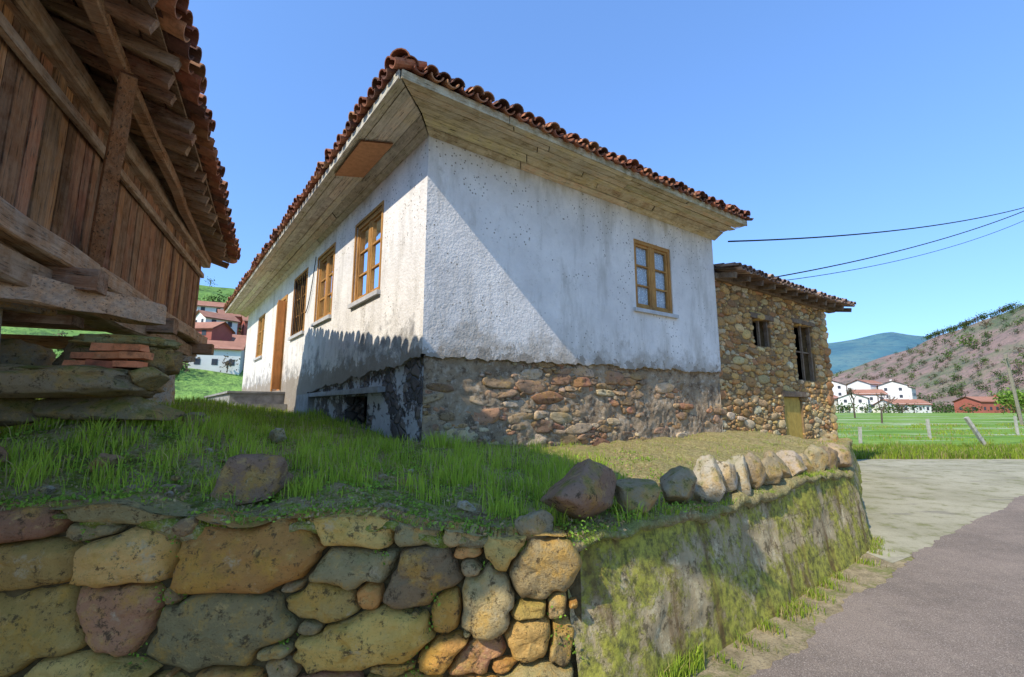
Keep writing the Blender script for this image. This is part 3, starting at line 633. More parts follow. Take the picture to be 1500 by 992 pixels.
roof_plane(mb,(E3.x,E3.y,ze),(E0.x,E0.y,ze),-nl,pt,hw,sag=-.03,jit=.028)
roof_plane(mb,(E1.x,E1.y,ze),(E2.x,E2.y,ze),nl,pt,hw)
roof_plane(mb,(E2.x,E2.y,ze),(E3.x,E3.y,ze),nr,pt,hw)
for (E,dd) in ((E0,(-nr-nl)),(E1,(-nr+nl))):
    d=dd.normalized(); plan=hw*1.414; rise=hw*math.tan(pt); sl=V(d.x*plan,d.y*plan,rise).normalized(); side=V(-d.y,d.x,0); up=side.cross(sl); up=-up if up.z<0 else up
    Lh=math.hypot(plan,rise); c=0
    while c*.36<Lh:
        arc_tile(mb,V(E.x,E.y,ze)+sl*(c*.36-.02)+up*.12,side,up,(sl-up*.04).normalized(),.44,.125,.10,cap=(c<3)); c+=1
mb.obj('roof_tiles',TILE,house,True)
# ------------------------------------------------------------ annex
annex=empty('stone_barn',(C1.x,C1.y,1.2))
A0=LR+.0; A1=12.42; AZ=4.56
hol=[(8.3,9.12,3.16,3.82),(10.4,11.45,2.42,3.92),(9.5,10.45,.7,1.98)]
MORT=flat('earth_mortar',(.32,.21,.10),var=.5,sc=12,bst=1)
mb=MB()
wall(mb,WR,A0,A1,lambda a:.5,AZ,hol,-.04,.3)
for (pa,pb) in ((WR(A1,0,-.05),WR(A1,0,-5.2)),(WR(A1,0,-5.2),WR(A0,0,-5.2))):
    mb.face([(pa.x,pa.y,.3),(pb.x,pb.y,.3),(pb.x,pb.y,AZ+.9),(pa.x,pa.y,AZ)])
mb.obj('rubble_walls',MORT,annex)
CA={'a':(.62,.39,.15),'b':(.52,.30,.12),'c':(.68,.49,.24),'d':(.32,.20,.10),'e':(.50,.25,.11),'f':(.66,.53,.33)}
st=[]; startpack(st)
av=lambda X,Z,a,b: any(h[0]-a<X<h[1]+a and h[2]-b*.9<Z<h[3]+b*.9+(.12 if h[2]<2 else 0) for h in hol)
z=.7;k=0
while z<4.5:
    b=random.uniform(.08,.13); a=.2 if k%2 else .13; st.append([A1-a,z+b,a,b,0,random.choice('acef')]); z+=2*b; k+=1
startpack(st)
packstones(st,A0+.05,A1-.03,.6,AZ+.0,[(.12,.20,.3,.55,900),(.07,.12,.35,.7,4500),(.04,.07,.4,.8,8000),(.022,.04,.5,.9,8000)],'aabbccdef',avoid=av,rot=.25)
mb=MB(); build_stones(mb,st,lambda x,z,o:tuple(WR(min(x,A1+.01),z,o-.05)),CA,NA=14,rings=(0,.5,.8,.94,1.0),bul=(.025,.055),gapk=.009,lim=1.4,rough=.7); mb.obj('facade_stones',STONE_W,annex,True)
OLDW=m_wood('weathered_timber',(.24,.16,.09),(.13,.085,.055),0,(3,3,3),.3,(.34,.3,.24))
OCH=flat('ochre_door_paint',(.58,.39,.09),var=.35,sc=6)
mb=MB(); mb.face([WR(A0+.1,.8,-.7),WR(A1-.1,.8,-.7),WR(A1-.1,AZ,-.7),WR(A0+.1,AZ,-.7)]); mb.obj('unlit_room_sheet',DARK,annex)  # near-black sheet paints the barn's dark inside
mb=MB()
for hi_,h in enumerate(hol[:2]):
    p=WR(h[0]-.15,h[3]-.0,-.12); mb.box(p,ur.to_3d()*(h[1]-h[0]+.3),nr.to_3d()*.13,V(0,0,.12),j=.01)
    for x in (h[0],h[1]-.07,): mb.box(WR(x,h[2],-.16),ur.to_3d()*.07,nr.to_3d()*.08,V(0,0,h[3]-h[2]))
    mb.box(WR((h[0]+h[1])/2-.03,h[2],-.15),ur.to_3d()*.06,nr.to_3d()*.05,V(0,0,h[3]-h[2]))
    for k in ((.5,) if hi_==1 else ()): mb.box(WR(h[0]+.07,h[2]+(h[3]-h[2])*k,-.145),ur.to_3d()*(h[1]-h[0]-.14),nr.to_3d()*.03,V(0,0,.035))
mb.obj('window_timber',OLDW,annex)
mb=MB()
for i in range(5): mb.box(WR(9.5+i*.19,.7,-.12),ur.to_3d()*.182,nr.to_3d()*.04,V(0,0,1.27),col=jc((1,1,1),.1))
mb.obj('plank_door',OCH,annex)
mb=MB(); mb.box(WR(9.35,1.98,-.1),ur.to_3d()*1.25,nr.to_3d()*.12,V(0,0,.14),j=.01); mb.obj('door_lintel',OLDW,annex)
ap=math.radians(12); zea=AZ
mb=MB()
for i in range(12):
    a=A0+.2+i*.56; p=WR(a,zea-.05,.42); q=WR(a,zea+.85,-4.2); mb.beam(p,q,.09,.12,jc((1,1,1)),j=.008)
mb.beam(WR(A0+.02,AZ+.0,-.02),WR(A1+.5,AZ+.0,-.02),.18,.14)
mb.obj('rafters',OLDW,annex)
mb=MB(); pa=WR(A0+.06,zea+.03,.45); pb=WR(A1+.62,zea+.03,.45)
roof_plane(mb,pa,pb,-nr,ap,5.6,sp=.2,r=.08,ov=.05,hip0=False,hip1=False,sag=-.05)
for k in range(len(mb.c)):
    r,g,b=mb.c[k]; l=(r+g+b)/3; mb.c[k]=(l*1.5*.5+r*.4,l*1.3*.5+g*.5,l*1.1*.5+b*.6)
mb.obj('roof_tiles',TILE,annex,True)
# ------------------------------------------------------------ GRANARY (raised wooden)
gr=empty('raised_wooden_granary',(-5,4,1.5))
G0=Vector((-2.73,1.0));G1=Vector((-6.03,8.44)); gd=(G1-G0).normalized(); GL=(G1-G0).length; gn=Vector((gd.y,-gd.x)); 
if gn.x<0: gn=-gn
GW=wp(G0,gd,gn); ga=math.atan2(gd.y,gd.x)
WV=m_wood('granary_plank',(.42,.20,.09),(.17,.08,.04),0,(13,13,.8),.35,(.52,.36,.23),.95)
WH=m_wood('granary_beam',(.48,.30,.17),(.23,.14,.08),-ga,(1.0,13,13),.6,(.62,.49,.36),.9)
WX=m_wood('granary_rafter',(.40,.23,.13),(.18,.10,.055),-ga,(12,1.0,12),.45,(.56,.43,.31),.9)
zb,zt=3.1,4.54
mb=MB()
def planks(W,L):
    a=0
    while a<L:
        w=random.uniform(.13,.25); w=min(w,L-a)
        if w>.03: mb.box(W(a+.006,zb-random.uniform(0,.04),random.uniform(-.018,.012)),(W(a+w-.012,0,0)-W(a,0,0)),(W(0,0,-.035)-W(0,0,0)),V(0,0,zt-zb+.05),col=jc((1,1,1),.45),j=.005)
        a+=w
planks(GW,GL)
W2=4.3
planks(wp(G0-gn*W2,gn,-gd),W2); planks(wp(G1-gn*W2,gn,gd),W2); planks(wp(G0-gn*W2,gd,-gn),GL)
mb.obj('plank_walls',WV,gr)
mb=MB()
mb.beam(GW(-.25,zt+.03,.03),GW(GL+.25,zt+.03,.03),.14,.2,j=.008,n=12,bow=.008)
mb.beam(GW(-.3,zb-.11,.02),GW(GL+.35,zb-.11,.02),.26,.2,j=.01,n=14,bow=.012,col=(1.15,1.1,1.05))
mb.beam(GW(-.3,zb-.34,-.12),GW(GL+.2,zb-.36,-.12),.30,.24,j=.012,n=14,bow=.015,col=(.9,.9,.9))
mb.beam(GW(-.3,zb-.11,-W2),GW(GL+.3,zb-.11,-W2),.26,.22,j=.01,n=8)
mb.beam((-3.72,4.62,2.66),(-3.98,2.9,2.62),.26,.22,j=.015,n=6,bow=.02,col=(1.6,1.55,1.5))
mb.beam(GW(.2,zt-.3,.05),GW(GL-.1,zt-.33,.05),.05,.09,j=.004,n=8)
mb.obj('long_beams',WH,gr)
mb=MB()
for a in (.1,3.0,5.4,GL-.1): mb.beam(GW(a,zb-.30,.34),GW(a,zb-.30,-W2-.2),.22,.2,j=.012,n=5,bow=.01,col=jc((1.2,1.1,1.0),.2))
mb.beam(GW(3.3,zb-.62,.1),GW(3.3,zb-.62,-W2),.24,.08,j=.01,col=(.7,.7,.7)); 
for i in range(26):
    a=i*GL/26; mb.box(GW(a,zb-.06,-.05),GW(a+GL/26-.02,0,0)-GW(a,0,0),(gn*-(W2-.1)).to_3d(),V(0,0,.03),col=jc((.8,.8,.8),.3))
EA=Vector((-1.3,.4));EB=Vector((-5.8,8.96)); ed=(EB-EA).normalized(); EL=(EB-EA).length; en=Vector((ed.y,-ed.x)); en=en if en.x>0 else -en
gp=math.radians(17); gz=4.60
GE=wp(EA,ed,en)
mb.obj('cross_beams',WX,gr)
mb=MB()
n=int(EL/.33)
for i in range(n+1):
    a=.1+i*(EL-.2)/n+random.uniform(-.06,.06)
    mb.beam(GE(a,gz-.02+random.uniform(-.02,.02),-.03+random.uniform(-.06,.08)),GE(a+random.uniform(-.12,.12),gz+1.9*math.tan(gp),-1.9),random.uniform(.07,.10),random.uniform(.09,.12),jc((1,1,1),.4),j=.016,n=3,bow=.02)
for i in range(9):
    o=-.04-i*.2; z=gz+.055-o*math.tan(gp)
    for s0,s1 in ((0,.27),(.272,.6),(.603,1)):
        mb.box(GE(EL*s0,z+random.uniform(-.01,.01),o+random.uniform(-.02,.02)),(ed*EL*(s1-s0)).to_3d(),(-en*.16).to_3d()+V(0,0,.16*math.tan(gp)),V(0,0,.02),col=jc((.9,.9,.9),.4),j=.012)
mb.beam(GE(0,gz-.02,-.38),GE(EL-.2,gz-.02,-.38),.10,.10,j=.01,n=14,bow=.012,col=(1.3,1.2,1.1))
mb.obj('rafters',WX,gr)
mb=MB()
mb.beam((-4.06,4.22,3.1),(-3.27,3.46,4.52),.12,.16,j=.006,n=4,bow=.006,col=(1.2,1.15,1.1))
mb.obj('struts',WV,gr)
mb=MB(); W5=5.7; hw2=W5/2
e=[EA,EB,EB-en*W5,EA-en*W5]
roof_plane(mb,(e[1].x,e[1].y,gz+.09),(e[0].x,e[0].y,gz+.09),-en,gp,hw2,sp=.23,r=.10,ov=.10,jit=.05)
roof_plane(mb,(e[0].x,e[0].y,gz+.09),(e[3].x,e[3].y,gz+.09),ed,gp,hw2,sp=.23,r=.10)
roof_plane(mb,(e[2].x,e[2].y,gz+.09),(e[1].x,e[1].y,gz+.09),-ed,gp,hw2,sp=.23,r=.10)
roof_plane(mb,(e[3].x,e[3].y,gz+.09),(e[2].x,e[2].y,gz+.09),en,gp,hw2,sp=.23,r=.10)
mb.obj('roof_tiles',TILE,gr,True)
mb=MB()
for (a,o) in ((.5,-.35),(3.0,-.5),(GL-.5,-.35),(.5,-W2+.3),(4,-W2+.3),(GL-.5,-W2+.3)):
    p=GW(a,0,o); g=float(HT(p.x,p.y))-.3
    for k in range(8):
        z0=g+(2.55-g)*k/8; z1=g+(2.55-g)*(k+1)/8; w0=.30-.09*k/8;w1=.30-.09*(k+1)/8
        q0=[V(p.x+math.cos(t)*w0*(1+.05*math.sin(k*3+t*2)),p.y+math.sin(t)*w0,z0) for t in np.linspace(0,2*math.pi,10,endpoint=False)]
        q1=[V(p.x+math.cos(t)*w1*(1+.05*math.sin((k+1)*3+t*2)),p.y+math.sin(t)*w1,z1) for t in np.linspace(0,2*math.pi,10,endpoint=False)]
        for i in range(10): mb.face([q0[i],q0[(i+1)%10],q1[(i+1)%10],q1[i]],(.65,.6,.52))
    mb.box((p.x-.36,p.y-.36,2.52),(.72,0,0),(0,.72,0),(0,0,.1),col=(.4,.37,.32),j=.02)
mb.obj('stone_pillars',STONE,gr)
rs=[rock('footing_slab',(-3.95,4.0,1.92),.60,.42,.12,.12,55,(.42,.31,.17),boxy=.6),rock('footing_stone',(-4.75,4.1,2.1),.36,.3,.2,.5,56,(.40,.33,.22),boxy=.7),rock('footing_cap',(-3.62,4.2,2.31),.34,.22,.05,.2,57,(.38,.36,.16),boxy=.6),rock('footing_infill',(-3.7,4.27,2.15),.42,.22,.14,.1,58,(.30,.22,.12),boxy=.6),rock('footing_stone_b',(-3.6,4.05,1.68),.55,.3,.14,.1,59,(.34,.26,.14)),rock('footing_stone_c',(-4.3,3.85,1.70),.4,.25,.14,.4,60,(.36,.26,.14)),rock('footing_stone_d',(-3.28,4.05,1.97),.14,.2,.11,.3,61,(.42,.33,.17))]
for r in rs: r.parent=gr; r.matrix_parent_inverse=Matrix.Translation(-Vector(gr.location))
mb=MB()
for row in range(3):
    for i in range(3):
        if row==2 and i==0: continue
        mb.box((-3.90+i*.215+(row%2)*.05,3.90+random.uniform(-.015,.015),2.05+row*.075),(.20,.03,0),(-.01,.115,0),(0,0,.062),col=jc((.62,.22,.10),.3),j=.009)
mb.obj('brick_courses',TILE,gr)
# ------------------------------------------------------------ grass
def inhouse(x,y):
    dr=-( (x-C0.x)*nr.x+(y-C0.y)*nr.y); dl=-((x-C0.x)*nl.x+(y-C0.y)*nl.y)
    return (dr>-.03)&(dl>-.05)
def pn(x,y,s=1,p=0):
    return (np.sin(x*3.1*s+1.3*np.sin(y*2.3*s+p))+np.sin(y*3.7*s+1.7*np.sin(x*1.9*s+p*2))+.6*np.sin((x+y)*7.3*s+p)+.5*np.sin((x-y)*11.1*s+2*p))/3.1
def blades(name,x,y,z,h,w,cols,lean=.35,mat=None):
    n=len(x); th=rng.uniform(0,2*np.pi,n); la=rng.uniform(0,2*np.pi,n); ll=rng.uniform(.05,1,n)*lean*h
    bx=np.cos(th)*w/2; by=np.sin(th)*w/2; lx=np.cos(la)*ll; ly=np.sin(la)*ll
    v=np.zeros((n,5,3)); 
    v[:,0]=np.stack([x-bx,y-by,z-.01],1); v[:,1]=np.stack([x+bx,y+by,z-.01],1)
    v[:,2]=np.stack([x+bx*.8+lx*.35,y+by*.8+ly*.35,z+h*.55],1); v[:,3]=np.stack([x-bx*.8+lx*.35,y-by*.8+ly*.35,z+h*.55],1)
    v[:,4]=np.stack([x+lx,y+ly,z+h*(1-.3*ll/(h+1e-6))],1)
    b=np.arange(n)*5; q=np.stack([b,b+1,b+2,b+3],1).tolist(); t=np.stack([b+3,b+2,b+4],1).tolist()
    return v.reshape(-1,3),q,t,cols
def grasscol(n,bright,dry):
    base=np.array([.20,.30,.035]); br=np.array([.50,.62,.07]); dr=np.array([.64,.52,.22])
    k=np.clip(bright+rng.normal(0,.28,n),0,1)[:,None]; c=base*(1-k)+br*k
    d=(rng.random(n)<dry)[:,None]; c=np.where(d,dr*rng.uniform(.5,1.1,(n,1)),c); return c
def emit(name,parts):
    V_=[];Q=[];C=[];off=0
    for v,q,t,c in parts:
        V_.append(v); o=off
        Q+= [tuple(i+o for i in f) for f in q]+[tuple(i+o for i in f) for f in t]; C.append(c);C.append(c); off+=len(v)
    return mkobj(name,np.concatenate(V_).tolist(),Q,np.concatenate(C),None,LEAF)
def fy(x): return np.where(x<.33,2.78-.061*(.33-x),2.78+.795*(x-.33))
parts=[]
def frontok(x,y):
    y1=5.96+1.38*(x-4.33)
    return (y>fy(x)-.04)&((x<4.33)|(y>y1+.1))&(~inhouse(x,y))
N=95000; x=rng.uniform(-6,2.2,N); y=2.6+ (rng.random(N)**1.5)*5.5
k=pn(x,y,1)+.7*pn(x,y,3,2); fe=np.clip((y-fy(x))/.8,0,1)
keep=frontok(x,y)&(rng.random(N)<np.clip(.0+.85*k,.03,1)*(.3+.7*fe)); 
keep&=~((x>.3)&(rng.random(N)<np.clip((x-.3)*.8,0,.85)))
x,y,k,fe=x[keep],y[keep],k[keep],fe[keep]; h=np.clip(.045+.06*k+rng.normal(0,.025,len(x)),.02,.2)*np.where(x>.8,.6,1)*(.45+.65*fe)
parts.append(blades('',x,y,HT(x,y),h,rng.uniform(.004,.008,len(x)),grasscol(len(x),.45+.4*pn(x,y,.7,4),.24),.7))
cx=rng.uniform(-5.5,1.0,270); cy=rng.uniform(2.95,5.6,270); xs=[];ys=[];hs=[]
for a,b in zip(cx,cy):
    m_=rng.integers(20,70); xs.append(a+rng.normal(0,.06,m_)); ys.append(b+rng.normal(0,.06,m_)); hs.append(rng.uniform(.08,.23,m_)*rng.uniform(.7,1.1))
x=np.concatenate(xs);y=np.concatenate(ys);h=np.concatenate(hs); ok=frontok(x,y); x,y,h=x[ok],y[ok],h[ok]
parts.append(blades('',x,y,HT(x,y),h,rng.uniform(.005,.009,len(x)),grasscol(len(x),.8,.08),.55))
N=34000; x=rng.uniform(.8,9,N); y=3.2+rng.random(N)*9; k=pn(x,y,1.3,1); keep=frontok(x,y)&(rng.random(N)<np.clip(.2+.5*k,.05,1)); x,y,k=x[keep],y[keep],k[keep]
parts.append(blades('',x,y,HT(x,y),np.clip(.04+.03*k+rng.normal(0,.015,len(x)),.015,.12),rng.uniform(.005,.009,len(x)),grasscol(len(x),.5,.6)*.8,.9))
N=30000; x=rng.uniform(-12,-1,N); y=rng.uniform(6,16,N); keep=frontok(x,y); x,y=x[keep],y[keep]
parts.append(blades('',x,y,HT(x,y),rng.uniform(.05,.18,len(x)),rng.uniform(.01,.016,len(x)),grasscol(len(x),.6,.1)*.8,.5))
N=5000; x=rng.uniform(-6,4.2,N); y=fy(x)-rng.uniform(0,.04,N); k=pn(x,y,2,5); keep=k>-.1; x,y=x[keep],y[keep]
parts.append(blades('',x,y,HT(x,y)-.02-rng.random(len(x))*.03,rng.uniform(.03,.09,len(x)),rng.uniform(.004,.007,len(x)),grasscol(len(x),.35,.2),1.1))
emit('terrace_grass',parts)
parts=[]
def along(n,p,q,spr,clump):
    t=rng.random(n); x=p[0]+(q[0]-p[0])*t; y=p[1]+(q[1]-p[1])*t; k=pn(t*20,t*13,1,3); ok=k>clump; t=t[ok]; x=x[ok];y=y[ok]
    nx,ny=.62,-.785; o=np.abs(rng.normal(0,spr,len(x))); return x+nx*o,y+ny*o
x,y=along(4500,(.72,2.86),(4.5,5.87),.09,.25); parts.append(blades('',x,y,x*0,rng.uniform(.03,.11,len(x)),rng.uniform(.005,.01,len(x)),grasscol(len(x),.5,.35)*.75,.7))
x=rng.uniform(.85,1.3,900); y=2.62+.795*(x-.33)+rng.normal(0,.05,900); parts.append(blades('',x,y,x*0,rng.uniform(.05,.17,len(x)),rng.uniform(.006,.011,len(x)),grasscol(len(x),.6,.12)*.85,.6))
x=rng.uniform(4.3,4.75,400); y=5.95+(x-4.3)*.9-rng.random(400)*.3; parts.append(blades('',x,y,x*0,rng.uniform(.03,.10,len(x)),rng.uniform(.006,.01,len(x)),grasscol(len(x),.6,.3)*.75,.7))
emit('verge_grass',parts)
parts=[]
N=26000; x=rng.uniform(9.5,30,N); y=15.6+rng.random(N)**1.6*5; parts.append(blades('',x,y,x*0,rng.uniform(.12,.42,N)*(.7+.5*pn(x,y,1)),rng.uniform(.015,.03,N),grasscol(N,.45+.4*pn(x,y,.5),.2)*.7,.55))
N=18000; x=rng.uniform(12,60,N); y=20+rng.random(N)*30; k=pn(x,y,.2); ok=k>.05; x,y=x[ok],y[ok]; N=len(x); parts.append(blades('',x,y,x*0,rng.uniform(.1,.3,N)*(.7+.5*pn(x,y,.3)),rng.uniform(.03,.06,N),grasscol(N,.6+.3*pn(x,y,.2),.2)*.7,.4))
emit('meadow_grass',parts)
def leaves(name,cx,cy,cz,n,spread,size,cols,up=.5):
    m_=len(cx)*n; X=np.repeat(cx,n)+rng.normal(0,spread[0],m_);Y=np.repeat(cy,n)+rng.normal(0,spread[1],m_);Z=np.repeat(cz,n)+rng.normal(0,spread[2],m_)
    a=rng.normal(0,1,(m_,3)); a/=np.linalg.norm(a,axis=1)[:,None]; b=rng.normal(0,1,(m_,3)); b[:,2]*=up; b=np.cross(a,b); b/=np.linalg.norm(b,axis=1)[:,None]
    s=rng.uniform(.6,1.2,(m_,1))*size; c=np.stack([X,Y,Z],1); v=np.stack([c-a*s,c+b*s*.6,c+a*s,c-b*s*.6],1).reshape(-1,3)
    f=np.arange(m_*4).reshape(-1,4).tolist(); k=rng.uniform(.5,1.3,(m_,1)); return v,f,np.array(cols)*k*np.ones((m_,3))
def emit2(name,L,mat=LEAF):
    V_=[];F=[];C=[];o=0
    for v,f,c in L: V_.append(v);F+=[tuple(i+o for i in q) for q in f];C.append(c);o+=len(v)
    return mkobj(name,np.concatenate(V_).tolist(),F,np.concatenate(C),None,mat)
cx=rng.uniform(-5,1.6,560);cy=fy(cx)+rng.random(560)**1.6*2.6;ok=frontok(cx,cy);cx,cy=cx[ok],cy[ok]
L=[leaves('',cx,cy,HT(cx,cy)+.025,16,(.06,.05,.013),.014,(.30,.45,.06))]
cx=rng.uniform(-5,1.6,520);cy=fy(cx)+rng.random(520)**1.6*2.6;ok=frontok(cx,cy);cx,cy=cx[ok],cy[ok]
L.append(leaves('',cx,cy,HT(cx,cy)+.015,10,(.07,.06,.01),.013,(.48,.35,.17)))
emit2('ground_weeds',L)
wj=[(280,860),(245,870),(625,925),(640,880),(815,905),(820,950),(560,810),(620,960),(150,770),(840,960),(215,960),(600,990),(715,770),(720,830),(420,940),(270,790),(860,790),(840,800)]
cx=np.array([wx(u,v) for u,v in wj]);cz=np.array([wz(v) for u,v in wj]); cy=np.array([wy(a)-.05 for a in cx])
emit2('wall_creeper',[leaves('',cx,cy,cz,30,(.025,.02,.045),.010,(.24,.40,.05))])
# ------------------------------------------------------------ hills
def hill(name,ridge,foot,mat,nu=120,nv=30,amp=4,fs=.01,back=80):
    def ip(P,t):
        n=len(P)-1;i=min(int(t*n),n-1);f=t*n-i; return [P[i][k]*(1-f)+P[i+1][k]*f for k in range(3)]
    mb=MB()
    def fn(a,b):
        r=ip(ridge,a);fo=ip(foot,a)
        if b<=.85:
            t=b/.85; x=fo[0]*(1-t)+r[0]*t;y=fo[1]*(1-t)+r[1]*t; z=fo[2]+(r[2]-fo[2])*(t**1.15)
            z+=amp*noise.noise(Vector((x*fs,y*fs,0)))*min(1,t*4)+amp*.4*noise.noise(Vector((x*fs*3,y*fs*3,4)))*min(1,t*4)
        else:
            t=(b-.85)/.15; x=r[0]+(r[0]-fo[0])*t*.5;y=r[1]+(r[1]-fo[1])*t*.5; z=r[2]*(1-t*t*.8)
            z+=amp*noise.noise(Vector((x*fs,y*fs,0)))+amp*.4*noise.noise(Vector((x*fs*3,y*fs*3,4)))
        return (x,y,z)
    mb.grid(fn,nu,nv); mb.obj(name,mat,None,True); return fn
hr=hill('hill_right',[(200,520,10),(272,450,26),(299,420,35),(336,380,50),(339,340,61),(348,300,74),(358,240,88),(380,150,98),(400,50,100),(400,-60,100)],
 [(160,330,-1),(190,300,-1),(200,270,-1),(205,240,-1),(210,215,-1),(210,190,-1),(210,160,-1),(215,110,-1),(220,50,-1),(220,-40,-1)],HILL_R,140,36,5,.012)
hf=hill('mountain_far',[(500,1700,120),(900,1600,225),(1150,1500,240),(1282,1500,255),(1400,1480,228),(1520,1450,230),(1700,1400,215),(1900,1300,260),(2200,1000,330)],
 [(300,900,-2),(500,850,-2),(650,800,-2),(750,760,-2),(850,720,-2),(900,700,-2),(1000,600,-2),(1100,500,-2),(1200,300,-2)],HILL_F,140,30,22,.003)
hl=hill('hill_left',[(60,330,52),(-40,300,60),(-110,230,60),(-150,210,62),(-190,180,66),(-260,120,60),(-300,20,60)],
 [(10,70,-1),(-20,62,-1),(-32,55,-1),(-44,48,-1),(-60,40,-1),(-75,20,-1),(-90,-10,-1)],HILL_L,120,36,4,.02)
# ------------------------------------------------------------ village houses
ROOFR=flat('distant_red_roof',(.46,.22,.14),var=.3,sc=.8); WW=flat('distant_white_wall',(.80,.77,.72),var=.12,sc=.5); RW=flat('distant_red_wall',(.44,.14,.10),var=.2,sc=.5); WD=flat('distant_window',(.07,.08,.10),bst=0); TW=flat('distant_tan_wall',(.6,.5,.38),var=.2,sc=.5)
def vhouse(x,y,z,w,d,h,rz,wall_m,rh=1.7):
    mb=MB(); R=Matrix.Rotation(rz,3,'Z'); T_=lambda a,b,c: Vector((x,y,z))+R@Vector((a,b,c))
    mb.box(T_(-w/2,-d/2,-2),R@V(w,0,0),R@V(0,d,0),V(0,0,h+2),mi=0)
    o=.5
    for s in (-1,1):
        mb.face([T_(-w/2-o,s*(d/2+o),h-.3),T_(w/2+o,s*(d/2+o),h-.3),T_(w/2+o,0,h+rh),T_(-w/2-o,0,h+rh)],mi=1)
        mb.face([T_(-w/2-o,s*(d/2+o),h-.5),T_(w/2+o,s*(d/2+o),h-.5),T_(w/2+o,0,h+rh-.2),T_(-w/2-o,0,h+rh-.2)],mi=1)
        mb.face([T_(s*w/2,-d/2,h),T_(s*w/2,d/2,h),T_(s*w/2,0,h+rh-.2)],mi=0)
    for fl_ in range(int(h//2.8)):
        n_=max(2,int(w//2.6))
        for i in range(n_):
            xx=-w/2+(i+.5)*w/n_; zz=fl_*2.8+1.0
            mb.face([T_(xx-.5,-d/2-.05,zz),T_(xx+.5,-d/2-.05,zz),T_(xx+.5,-d/2-.05,zz+1.2),T_(xx-.5,-d/2-.05,zz+1.2)],mi=2)
        for i in range(2):
            yy=-d/4+i*d/2; zz=fl_*2.8+1.0
            mb.face([T_(-w/2-.05,yy-.5,zz),T_(-w/2-.05,yy+.5,zz),T_(-w/2-.05,yy+.5,zz+1.2),T_(-w/2-.05,yy-.5,zz+1.2)],mi=2)
    if w>10: mb.box(T_(w*.2,-.3,h+rh-1.2),R@V(.8,0,0),R@V(0,.8,0),V(0,0,2),mi=0)
    return mb.obj('village_house',[wall_m,ROOFR,WD])
for a in [(150,200,0,9,9,5.8,.9,WW),(160,205,1,10,8,6.4,-.3,WW),(168,196,0,15,8,3.4,.1,WW),(178,212,2,13,9,9.0,.9,WW),(205,196,0,19,9,4.4,.15,RW),(152,216,3,9,9,8.4,1.1,WW),(172,220,4,10,9,8,.4,WW),(190,222,3,9,9,7.6,.7,WW),(218,200,1,9,8,3.4,.1,TW),(141,206,0,8,8,5.8,.3,WW)]: vhouse(a[0]*.88,a[1]*.88,*a[2:])
rl=random.Random(11); cnt=0; put=[]
for _ in range(6000):
    p=hl(rl.uniform(.3,.75),rl.uniform(.15,.6)); t=p[0]/p[1]
    if p[1]>60 and -.70<t<-.56 and 9<p[2]<26 and all(abs(p[0]-q[0])+abs(p[1]-q[1])>11 for q in put):
        put.append(p); vhouse(p[0],p[1],p[2]-.6,rl.uniform(6,9),6,rl.choice([3.0,4.5,5.6]),rl.uniform(-.5,1.2),rl.choice([WW,WW,TW,RW,TW])); cnt+=1
        if cnt>=9: break
L=[];TR=[]
for i in range(420):
    a=rng.uniform(.1,.6);b=rng.uniform(.03,.82); TR.append((hr(a,b),rng.uniform(1.5,4.0)))
for i in range(80):
    a=rng.uniform(.38,.55); TR.append((hr(a,.85),rng.uniform(2.0,4.5)))
for (a,b,s) in [(.46,.62,8),(.47,.6,7),(.50,.72,6),(.43,.5,6)]: TR.append((hr(a,b),s))
for i in range(420):
    a=rng.uniform(.2,.75);b=rng.uniform(.1,.86); 
    if pn(np.array(a*9),np.array(b*6),1,1)>-.1: TR.append((hl(a,b),rng.uniform(1.5,4.5)))
for i in range(160): TR.append(((rng.uniform(105,225),rng.uniform(160,215),0),rng.uniform(1.5,4)))
for p in put: TR.append(((p[0]+4,p[1]-3,p[2]-.5),2.5))
for (p,s) in TR:
    c=(.06,.11,.03) if rng.random()<.6 else (.13,.20,.05)
    if rng.random()<.22: c=(.2,.15,.1)
    L.append(leaves('',np.array([p[0]]),np.array([p[1]]),np.array([p[2]+s*.5]),70,(s*.33,s*.33,s*.28),s*.12,c))
emit2('distant_trees',L)
mb=MB(); BARK=flat('bark',(.13,.10,.07))
for (p,s) in TR: mb.beam((p[0],p[1],p[2]-.5),(p[0],p[1],p[2]+s*.7),s*.06,s*.06,(.1,.07,.05))
mb.obj('distant_tree_trunks',BARK)
def tree(name,x,y,h,r,col,bare=False,seed=1):
    e=empty(name,(x,y,0)); mb=MB(); rr=random.Random(seed); tips=[]
    def br(p,d,l,w,lv):
        q=p+d*l; mb.beam(p,q,w,w,n=1,j=w*.05); 
        if lv==0: tips.append(q); return
        for _ in range(3):
            nd=(d+Vector((rr.uniform(-.8,.8),rr.uniform(-.8,.8),rr.uniform(-.1,.5)))).normalized(); br(q,nd,l*.68,w*.6,lv-1)
        tips.append(q)
    br(Vector((x,y,-.1)),Vector((rr.uniform(-.1,.1),0,1)).normalized(),h*.35,h*.035,4 if bare else 3)
    mb.obj('trunk',BARK,e)
    if not bare:
        t=np.array([tuple(q) for q in tips]); o=emit2('crown',[leaves('',t[:,0],t[:,1],t[:,2],26,(r*.16,)*3,r*.07,col)]); o.parent=e; o.matrix_parent_inverse=Matrix.Translation(-Vector(e.location))
tree('leafy_tree',72,65,4.2,3,(.22,.34,.06),seed=3); tree('leafy_tree',82,72,4.2,3,(.14,.24,.05),seed=5); tree('bare_tree',42,52,4,2,(0,0,0),True,6); tree('bare_tree',60,80,6,2,(0,0,0),True,9)
WOODP=flat('pole_wood',(.36,.31,.24),var=.4)
